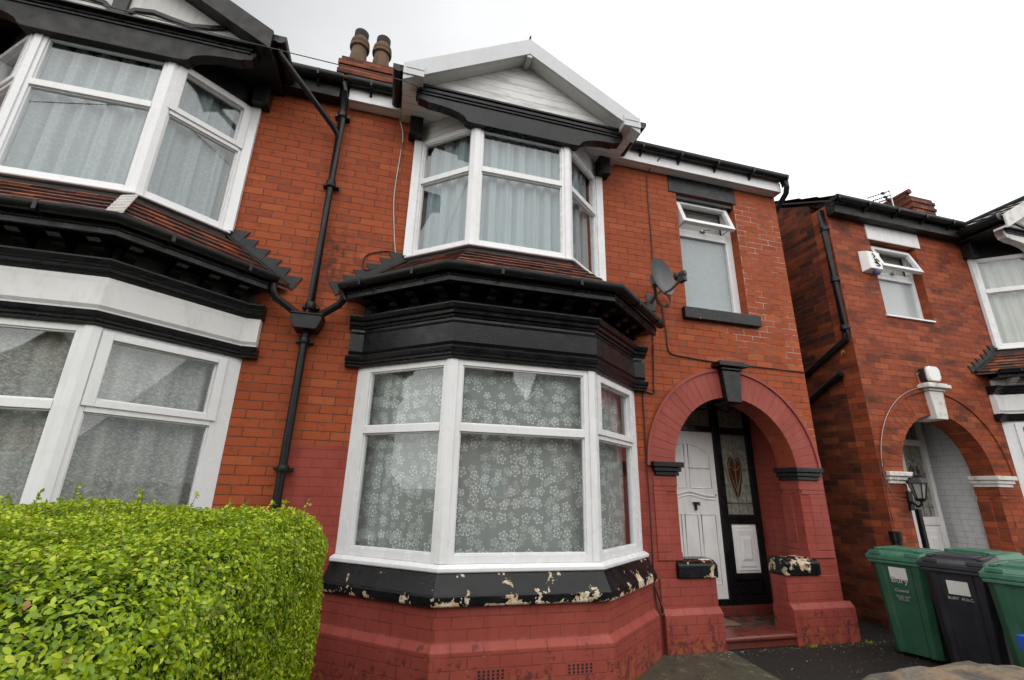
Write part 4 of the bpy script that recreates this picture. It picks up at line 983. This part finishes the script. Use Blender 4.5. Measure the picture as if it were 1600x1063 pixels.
wire('overhead_wire', [(-7.6, -1.6, 4.60), (-5.1, -1.3, 4.79), (-2.657, -1.0, 5.032), (-1.2, -.82, 5.17), (-.17, -.70, 5.27), (-.03, -.585, 5.30)], .0045, 'cable_black', 'thin telephone wire strung across the sky to the white gable corner', 'wire')

# alarm box on the right house
AB = empty('alarm_box', (6.42, 0, 4.46), 'white burglar alarm box with black lettering beside the open vent of the sooty brick house', 'alarm box')
f = MB(); f.hexa([(6.28, -.002, 4.47), (6.55, -.002, 4.47), (6.55, -.002, 4.80), (6.28, -.002, 4.80), (6.33, -.11, 4.50), (6.55, -.11, 4.50), (6.55, -.10, 4.77), (6.33, -.10, 4.77)]) ; obj('case', f, 'lamp_white', AB, bevel=.01)
f = MB(); f.lathe((6.47, -.07, 4.43), [(.03, 0), (.045, .02), (.045, .06)], 14); obj('strobe', f, 'blue_lens', AB, smooth=40)
f = MB()
for i, (a, b) in enumerate((((6.40, 4.74), (6.44, 4.68)), ((6.44, 4.70), (6.41, 4.66)), ((6.42, 4.65), (6.50, 4.55)), ((6.45, 4.66), (6.50, 4.62)), ((6.41, 4.60), (6.46, 4.58)), ((6.43, 4.55), (6.48, 4.54)))):
    f.tube([(a[0], -.112, a[1]), (b[0], -.114, b[1])], .0065, 5)
obj('lettering', f, 'cable_black', AB)
# wall lantern
LT = empty('wall_lantern', (6.22, 0, 1.38), 'black carriage lantern on the porch wall behind the wheelie bins', 'wall lamp')
lc = Vector((6.20, -.14, 1.44))
f = MB(); f.box(6.17, 6.24, -.03, -.002, 1.30, 1.52); f.tube([(6.205, -.03, 1.40), (6.205, -.09, 1.345), (6.20, -.14, 1.37), (6.20, -.14, 1.41)], .014, 8); obj('bracket', f, 'black', LT, smooth=40)
f = MB(); f.lathe(lc, [(.035, -.035), (.05, -.02), (.055, 0), (.048, .002)], 6); f.lathe(lc, [(.088, .17), (.105, .175), (.07, .235), (.022, .265), (.015, .30), (.004, .31)], 6)
for k in range(6): a = math.pi/3*k; f.tube([lc+V3(.05*math.cos(a), .05*math.sin(a), 0), lc+V3(.086*math.cos(a), .086*math.sin(a), .172)], .006, 5)
obj('lantern_frame', f, 'black', LT)
f = MB(); f.lathe(lc, [(.044, .003), (.078, .168)], 6); obj('lantern_glass', f, 'lens', LT)
# floodlight above the keystone, door post
FL = empty('floodlight', (6.98, 0, 2.93), 'round white security lamp standing above the white keystone', 'security lamp')
f = MB(); f.prism([(6.89, 2.93), (7.07, 2.93), (7.10, 2.97), (7.10, 3.09), (7.06, 3.13), (6.90, 3.13), (6.87, 3.09), (6.87, 2.97)], 'y', -.13, -.08); obj('face', f, 'lamp_white', FL, bevel=.02, smooth=50)
f = MB(); f.box(6.88, 7.09, -.078, -.002, 2.95, 3.11); obj('housing', f, 'cable_black', FL, bevel=.01)
wire('cable', [(6.86, -.03, 3.05), (6.82, -.02, 3.02), (6.84, -.03, 2.84)]+[(7.0+1.155*math.cos(a), -.04, 1.705+1.155*math.sin(a)) for a in [math.pi*(.55+.45*i/9) for i in range(10)]]+[(5.93, -.02, 1.5), (5.98, -.02, 1.43), (6.15, -.02, 1.42)], .0032, 'metal', 'white cable clipped round the unpainted brick porch arch')
f = MB(); f.box(6.28, 6.33, -.03, .02, .38, 1.32); tag(base_origin(obj('door_post', f, 'black', bevel=.006), (6.3, 0, .38)), 'black painted post in the porch opening below the lantern', 'post')
# aerial
AE = empty('tv_aerial', (10.9, 2.2, 7.2), 'thin television aerial on the roof beside the far chimney across the alley', 'aerial')
f = MB(); f.tube([(10.48, 2.0, 6.6), (10.46, 2.0, 8.08)], .014, 6); obj('mast', f, 'metal', AE)
for k, (z, l) in enumerate(((8.06, 1.), (7.95, .8), (7.87, .55))):
    f = MB(); a = Vector((10.47, 2.0, z)); b = a+V3(-.22*l, .36*l, .0); f.tube([a, b], .009, 6)
    for i in range(9): p = a.lerp(b, (i+.5)/9); f.tube([p+V3(0, 0, -.018), p+V3(0, 0, .018)], .010, 5)
    p = a.lerp(b, .3); f.box(p.x-.035, p.x+.035, p.y-.02, p.y+.02, z-.03, z+.02); obj('antenna_boom', f, 'cable_black', AE)

# ------------------------------------------------------------------ porch things
f = MB(); f.box(3.32, 3.86, .30, .62, .106, .122); tag(base_origin(obj('doormat', f, 'mat', bevel=.004), (3.6, .45, .106)), 'worn brown coir doormat in front of the white front door', 'doormat')

# ------------------------------------------------------------------ wheelie bins (built facing -Y, origin at base centre)
def make_bin(body, lid, label, marks):
    E_ = empty('wheelie_bin', (0, 0, 0), label, 'wheelie bin', 'wheelie bins in the front garden')
    f = MB(); a = [(-.19, -.20), (.19, -.20), (.19, .22), (-.19, .22)]; b = [(-.222, -.262), (.222, -.262), (.222, .275), (-.222, .275)]
    def ringpt(p, t, ins): return p
    # body with vertical corner ribs: octagonal section lofted
    def sec(hw, y0, y1, z, c): return [(-hw+c, y0, z), (-hw*.55, y0, z), (-hw*.5, y0+.012, z), (hw*.5, y0+.012, z), (hw*.55, y0, z), (hw-c, y0, z), (hw, y0+c, z), (hw, y1-c, z), (hw-c, y1, z), (-hw+c, y1, z), (-hw, y1-c, z), (-hw, y0+c, z)]
    lv = [(.19, -.195, .20, .03), (.192, -.20, .215, .06), (.222, -.258, .272, .80), (.226, -.262, .276, .845)]
    vs = []; fs = []
    for hw, y0, y1, z in lv: vs += sec(hw, y0, y1, z, .045)
    for i in range(3):
        for k in range(12): fs.append((i*12+k, i*12+(k+1) % 12, (i+1)*12+(k+1) % 12, (i+1)*12+k))
    fs += [tuple(range(12)), tuple(36+k for k in range(12))]; f.add(vs, fs)
    obj('body', f, body, E_, bevel=.006, smooth=35)
    f = MB(); f.box(-.245, .245, -.285, .29, .846, .892); f.box(-.235, .235, -.275, .28, .815, .845); obj('rim', f, body if 'black' in body else 'bin_green_lid', E_, bevel=.008)
    f = MB(); f.hexa([(-.235, -.275, .893), (.235, -.275, .893), (.235, .28, .893), (-.235, .28, .893), (-.215, -.25, .925), (.215, -.25, .925), (.20, .26, .952), (-.20, .26, .952)])
    f.box(-.13, .13, -.16, .12, .925, .955); f.box(-.19, -.15, -.20, .2, .93, .953); f.box(.15, .19, -.20, .2, .93, .953); f.box(-.20, -.10, -.292, -.25, .893, .93); f.box(.10, .20, -.292, -.25, .893, .93); f.tube([(-.2, .31, .91), (.2, .31, .91)], .014, 8)
    obj('lid', f, lid, E_, bevel=.008)
    f = MB(); f.tube([(-.17, .33, .885), (.17, .33, .885)], .013, 8); f.box(-.18, -.15, .27, .34, .86, .90); f.box(.15, .18, .27, .34, .86, .90); obj('handle', f, body, E_)
    for q in (-1, 1):
        f = MB(); f.lathe((q*.2-.022, .235, .085), [(.05, 0), (.085, .002), (.085, .042), (.05, .044)], 18, (1, 0, 0)); obj('wheel', f, 'cable_black', E_, smooth=40)
    if marks:
        sl2 = .063/.74                        # forward lean of the front face
        def fp(x, z): return (x, -.20-(z-.06)*sl2+.009, z)
        az = Vector((0, -sl2, 1)).normalized(); ax = Vector((1, 0, 0))
        f = MB(); zc, hh = marks[0], marks[1]; p0 = Vector(fp(0, zc)); f.obox(p0, ax, ax.cross(az), az, .072, .002, hh); obj('sticker', f, 'sticker', E_)
        for body_, sz, z, bo in marks[2]:
            pp = fp(0, z); text_mesh('lettering', body_, sz, (pp[0], pp[1]-.003, pp[2]), ax, az, 'print', E_, bold=bo)
    return E_
def place(o, x, y, deg):
    o.location = (x, y, 0); o.rotation_euler = (0, 0, R(deg)); return o
def at_front(cx, cy, deg):      # position from the front rim centre
    th = R(deg); n = Vector((math.sin(th), -math.cos(th))); return cx-n.x*.27, cy-n.y*.27, deg
b1 = make_bin('bin_green', 'bin_green_lid', 'green wheelie bin with white sticker and Bury lettering, beside the alley', (.735, .052, [('Bury', .075, .650, .0015), ('Council', .036, .57, .0003), ('NO HOT ASHES\nPLEASE KEEP\nLID CLOSED', .016, .525, 0.)]))
place(b1, *at_front(4.965, -.63, -75.7))
b2 = make_bin('bin_black', 'bin_black_lid', 'black wheelie bin with a white sticker between two green bins', (.70, .055, [('BURY  M.B.C.', .030, .605, .0002)]))
place(b2, *at_front(4.935, -1.16, -70))
b3 = make_bin('bin_green', 'bin_green_lid', 'green wheelie bin without sticker, standing beside the black bin and recycling box', None)
place(b3, *at_front(4.80, -1.72, -72))
b4 = make_bin('bin_green', 'bin_green_lid', 'green wheelie bin hidden behind the black bin with only its lid showing', None)
place(b4, *at_front(5.64, -.80, -86))
CR = empty('recycling_box', (4.45, -2.07, 0), 'dark recycling box with bright blue rim in front of the right green bin', 'recycling box')
def crate(x0, x1, y0, y1, z0, z1, t): return [(x0+t, y0+t, z0), (x1-t, y0+t, z0), (x1-t, y1-t, z0), (x0+t, y1-t, z0), (x0, y0, z1), (x1, y0, z1), (x1, y1, z1), (x0, y1, z1)]
f = MB(); f.hexa(crate(4.35, 4.66, -2.24, -1.885, 0, .47, .03)); obj('box_body', f, 'bin_black', CR, bevel=.01)
f = MB(); f.hexa(crate(4.33, 4.68, -2.26, -1.865, .471, .56, .0)); f.box(4.37, 4.64, -2.22, -1.905, .561, .572); obj('box_rim', f, 'blue', CR, bevel=.01)

# ------------------------------------------------------------------ low stone wall at the front
from mathutils import noise as mnoise
def rough_block(f, x0, x1, y0, y1, z0, z1, seed, amp=.018, dome=0.):
    bm = bmesh.new(); bmesh.ops.create_cube(bm, size=1)
    bmesh.ops.subdivide_edges(bm, edges=bm.edges[:], cuts=11, use_grid_fill=True)
    c = Vector(((x0+x1)/2, (y0+y1)/2, (z0+z1)/2)); s_ = Vector((x1-x0, y1-y0, z1-z0))
    vs = []
    for v in bm.verts:
        q = v.co*2; r = max(abs(q.x), abs(q.y), abs(q.z)); e = sum(abs(t)**8 for t in q)**(1/8)
        q = q*(r/e)/2; p = Vector((c.x+q.x*s_.x, c.y+q.y*s_.y, c.z+q.z*s_.z))
        if q.z > 0: p.z += dome*math.cos(q.x*math.pi)*.9*(q.z*2)
        p += Vector(mnoise.noise_vector(p*6+Vector((seed, 0, 0))))*amp+Vector(mnoise.noise_vector(p*22+Vector((seed, 3, 0))))*amp*.4
        vs.append(tuple(p))
    bm.verts.index_update(); f.add(vs, [[v.index for v in fc.verts] for fc in bm.faces]); bm.free()
SW = empty('stone_wall', (1.9, -3.3, 0), 'low rough gritstone garden wall with rounded coping in front of the bins', 'wall')
f = MB()
for i in range(4):
    for k in range(3): rough_block(f, 1.15+i*.42+(k % 2)*.1-.1, 1.56+i*.42+(k % 2)*.1-.1, -3.52, -3.18, k*.26, k*.26+.255, i*7+k)
obj('wall_body', f, 'stone', SW, smooth=60)
f = MB(); rough_block(f, 1.44, 2.20, -3.56, -3.14, .77, .89, 5, .028, .042); rough_block(f, .70, 1.44, -3.57, -3.13, .76, .855, 9, .016, .0); obj('coping', f, 'stone', SW, smooth=60)

# ------------------------------------------------------------------ hedge
def leaf_cloud(pos, nrm, size, tint):
    n = len(pos)
    rv = rng.normal(size=(n, 3)); t = rv-(rv*nrm).sum(1, keepdims=True)*nrm; t /= np.linalg.norm(t, axis=1, keepdims=True)
    t = t+nrm*rng.uniform(-.2, .9, (n, 1)); t /= np.linalg.norm(t, axis=1, keepdims=True)
    up_ = nrm+rng.normal(size=(n, 3))*.45; b = np.cross(t, up_); b /= np.linalg.norm(b, axis=1, keepdims=True); u = np.cross(b, t)
    Ls = size[:, None]; wd = Ls*.27; fold = Ls*.09
    p0 = pos; p5 = pos+t*Ls-u*Ls*.08
    m1 = pos+t*Ls*.30; m2 = pos+t*Ls*.68
    v = np.stack([p0, m1+b*wd+u*fold, m2+b*wd*.88+u*fold*.7, p5, m2-b*wd*.88+u*fold*.7, m1-b*wd+u*fold, m1-u*0, m2-u*0], 1).reshape(-1, 3)
    o = (np.arange(n)*8)[:, None]
    fa = np.concatenate([o+np.array([[0, 6, 1, 1]]), ], 1)
    tri = np.stack([o+np.array([[0, 6, 1]]), o+np.array([[0, 5, 6]]), o+np.array([[7, 3, 2]]), o+np.array([[7, 4, 3]])], 1).reshape(-1, 3)
    quad = np.stack([o+np.array([[6, 7, 2, 1]]), o+np.array([[6, 5, 4, 7]])], 1).reshape(-1, 4)
    return v, tri, quad, np.repeat(tint, 4), np.repeat(tint, 2)
def leaf_object(name, pos, nrm, size, tint, mat, parent=None, off=(0, 0, 0)):
    v, tri, quad, t3, t4 = leaf_cloud(pos-np.array(off), nrm, size, tint)
    me = bpy.data.meshes.new(name); nv, n3, n4 = len(v), len(tri), len(quad)
    me.vertices.add(nv); me.vertices.foreach_set('co', v.ravel()); me.loops.add(n3*3+n4*4); me.loops.foreach_set('vertex_index', np.concatenate([tri.ravel(), quad.ravel()]))
    me.polygons.add(n3+n4); me.polygons.foreach_set('loop_start', np.concatenate([np.arange(n3)*3, n3*3+np.arange(n4)*4]))
    at = me.attributes.new('tint', 'FLOAT', 'FACE'); at.data.foreach_set('value', np.concatenate([t3, t4]).astype(np.float32))
    me.polygons.foreach_set('use_smooth', np.ones(n3+n4, bool)); me.materials.append(MT[mat]); me.update(calc_edges=True); me.validate()
    o = bpy.data.objects.new(name, me); S.collection.objects.link(o); o.parent = parent; return o
HX0, HX1, HY0, HY1, HZ = -3.1, -.25, -3.75, -1.0, 1.285
HE = empty('hedge', ((HX0+HX1)/2, (HY0+HY1)/2, 0), 'clipped bright green privet hedge in the front garden', 'hedge')
def hedge_surface(n, face):
    r = .22
    x = rng.uniform(HX0, HX1, n); y = rng.uniform(HY0, HY1, n); z = rng.uniform(.02, HZ, n)
    if face == 'top': z[:] = HZ
    if face == 'right': x[:] = HX1
    if face == 'near': y[:] = HY0
    if face == 'far': y[:] = HY1
    p = np.stack([x, y, z], 1)
    lo = np.array([HX0+r, HY0+r, -9]); hi = np.array([HX1-r, HY1-r, HZ-r]); c = np.clip(p, lo, hi); d = p-c; l = np.linalg.norm(d, axis=1, keepdims=True); nr = d/np.maximum(l, 1e-6)
    q = c+nr*r
    k = np.clip((q[:, 1]-(HY1-.75))/.75, 0, 1)*np.clip((q[:, 0]-(HX1-.9))/.9, 0, 1)      # far right corner rounds off
    q[:, 0] -= .13*k**2; q[:, 2] -= .10*(k**1.5)*np.clip(q[:, 2]/HZ, 0, 1)**3
    return q, nr
ps, ns = [], []
for face, n in (('top', 125000), ('right', 95000), ('near', 120000), ('far', 16000)):
    p, q = hedge_surface(n, face); ps.append(p); ns.append(q)
pos = np.concatenate(ps); nr = np.concatenate(ns)
bumpf = np.array([mnoise.noise(Vector(p)*2.4)*.05+mnoise.noise(Vector(p)*9)*.028 for p in pos])
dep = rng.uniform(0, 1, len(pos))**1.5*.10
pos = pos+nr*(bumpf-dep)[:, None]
tint = np.clip(.70-dep*4.2+rng.normal(0, .20, len(pos))+bumpf*3.0, 0, .97); tint[rng.random(len(pos)) < .004] = 1.0  # deeper and hollow-lying leaves coloured darker, painting the shade of the gaps
size = rng.uniform(.008, .0205, len(pos))
size *= np.clip(.55+.22*np.linalg.norm(pos-np.array(CAMP), axis=1), .68, 1.1)
hc = tuple(HE.location)
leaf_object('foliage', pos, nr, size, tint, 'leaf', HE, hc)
# shoots standing above the clipped top
sp, sn, st, ss = [], [], [], []; tw = MB()
for i in range(70):
    x = rng.uniform(HX0+.4, HX1-.1); y = rng.uniform(-2.4, HY1+.0); h = rng.uniform(.02, .075) if i % 6 else rng.uniform(.07, .12); z0 = HZ-.03
    dx, dy = rng.normal(0, .02, 2); a = Vector((x, y, z0)); b = Vector((x+dx, y+dy, z0+.03+h)); tw.tube([a, b], .0016, 4)
    for k in range(int(4+h*70)):
        t = rng.uniform(.25, 1.0); q = a.lerp(b, t); an = rng.uniform(0, 6.28); sp.append(tuple(q)); sn.append((math.cos(an)*.6, math.sin(an)*.6, .55)); st.append(rng.uniform(.6, .95)); ss.append(rng.uniform(.015, .028))
sn = np.array(sn); sn /= np.linalg.norm(sn, axis=1, keepdims=True)
leaf_object('shoot_foliage', np.array(sp), sn, np.array(ss), np.array(st), 'leaf', HE, hc)
for i in range(700):
    p, q = hedge_surface(1, random.choice(['top', 'top', 'right'])); a = Vector(p[0])-Vector(q[0])*.07; b = Vector(p[0])+Vector(q[0])*rng.uniform(-.02, .008)+Vector(rng.normal(0, .012, 3)); tw.tube([a, b], .0012, 4)
obj('hedge_twigs', tw, 'wood_dark', HE)  # bare twigs among the leaves and in the shoots
f = MB(); f.box(HX0+.1, HX1-.13, HY0+.13, HY1-.13, 0, HZ-.13); obj('shade_core', f, plain('hedge_shade', (.018, .034, .005), .95, .3, spec=0.), HE)  # solid dark box standing for the shade inside the hedge

# ------------------------------------------------------------------ houses across the street (seen in the window panes)
for i, (x0, wd, lab) in enumerate(((-15.5, 6.6, 'first'), (-7.6, 6.2, 'second'), (.2, 6.4, 'third'), (8.6, 6.4, 'fourth'))):
    E_ = empty('terraced_house', (x0+wd/2, -19, 0), 'plain gabled brick house across the street, %s of the four mirrored in the panes' % lab, 'house', 'houses across the street')
    xc = x0+wd*.32; f = MB(); f.box(x0, x0+wd, -27, -19, 0, 5.3); f.prism([(xc-1.7, 5.3), (xc+1.7, 5.3), (xc, 7.0)], 'y', -19.3, -19); f.box(xc-1.6, xc+1.6, -19.8, -18.999, 0, 5.29); obj('wall', f, 'brick', E_)
    f = MB(); f.prism([(-18.7, 5.25), (-23, 8.0), (-27.3, 5.25), (-27.3, 5.4), (-23, 8.2), (-18.7, 5.4)], 'x', x0-.1, x0+wd+.1)
    f.prism([(xc-2, 5.2), (xc, 7.2), (xc+2, 5.2), (xc+2, 5.35), (xc, 7.38), (xc-2, 5.35)], 'y', -22, -19.0); obj('roof', f, 'roof_tile', E_)
    f = MB(); f.box(x0+wd-.5, x0+wd+.3, -23.5, -22.5, 7.5, 9.2); f.lathe((x0+wd-.3, -23, 9.2), [(.13, 0), (.15, .1), (.11, .6)], 12); f.lathe((x0+wd+.1, -23, 9.2), [(.13, 0), (.15, .1), (.11, .6)], 12); obj('chimney', f, 'chim', E_)
    for wx, ww in ((xc, 2.4), (x0+wd-1.5, 1.2)):
        for z in (1.0, 3.5):
            f = MB(); y_ = -18.998 if wx == xc else -18.995; f.box(wx-ww/2, wx+ww/2, y_, y_+.05, z, z+1.35); W_ = obj('window', f, 'upvc', E_)
            f = MB(); f.box(wx-ww/2+.1, wx+ww/2-.1, y_+.051, y_+.055, z+.1, z+1.25); obj('glass', f, 'frost', W_)
# ------------------------------------------------------------------ weeds
def weed(name, c, n, size, label, up_n=(0, -.3, 1)):
    c = np.array(c); p = c+rng.normal(0, 1, (n, 3))*np.array([size*1.2, size*.5, size*.5]); p[:, 2] = np.maximum(p[:, 2], c[2]-.0)
    d = np.tile(np.array(up_n, float), (n, 1))+rng.normal(0, .5, (n, 3)); d /= np.linalg.norm(d, axis=1, keepdims=True)
    o = leaf_object(name, p, d, rng.uniform(.5, 1.3, n)*size, rng.uniform(.3, .9, n), 'leaf'); base_origin(o, tuple(c)); return tag(o, label, 'weed')
weed('weed', (4.36, -.11, .0), 60, .02, 'tuft of green weeds at the foot of the right porch pier')
weed('weed', (5.06, -.12, .0), 40, .018, 'small weeds at the outer corner of the porch plinth by the alley')
weed('weed', (5.835, .38, 4.53), 10, .03, 'small fern growing from the sooty side wall high up', (-1, 0, .3))
weed('weed', (5.835, .12, 3.27), 16, .028, 'small fern growing behind the bend of the downpipe', (-1, 0, .3))

# ------------------------------------------------------------------ grit and scraps on the drive
f = MB()
for i in range(900):
    if i % 3: x, y = rng.uniform(2.6, 6.0), rng.uniform(-1.6, .4)
    else: x, y = rng.uniform(2.7, 5.3), -.09-abs(rng.normal(0, .06))
    if 3.4 < x < 4.27 and y > -.07: continue
    if y > -.09 and not 5.05 < x < 5.8: continue
    a = rng.uniform(.003, .010); h = rng.uniform(.002, .007); t = rng.uniform(0, 3); c_, s_ = math.cos(t)*a, math.sin(t)*a
    f.t = rng.random(); f.add([(x-c_, y-s_, .001), (x+s_, y-c_, .001), (x+c_*1.3, y+s_*1.3, .001), (x-s_, y+c_, .001), (x, y, .001+h)], [(0, 1, 4), (1, 2, 4), (2, 3, 4), (3, 0, 4)])
g_ = obj('grit', f, tile_mat('grit_scraps', [(0., (.02, .018, .015)), (.6, (.10, .085, .06)), (.85, (.06, .08, .025)), (1., (.35, .33, .29))], .7)); g_['kind'] = 'stuff'; tag(g_, 'grit and leaf scraps scattered over the wet drive', 'grit')
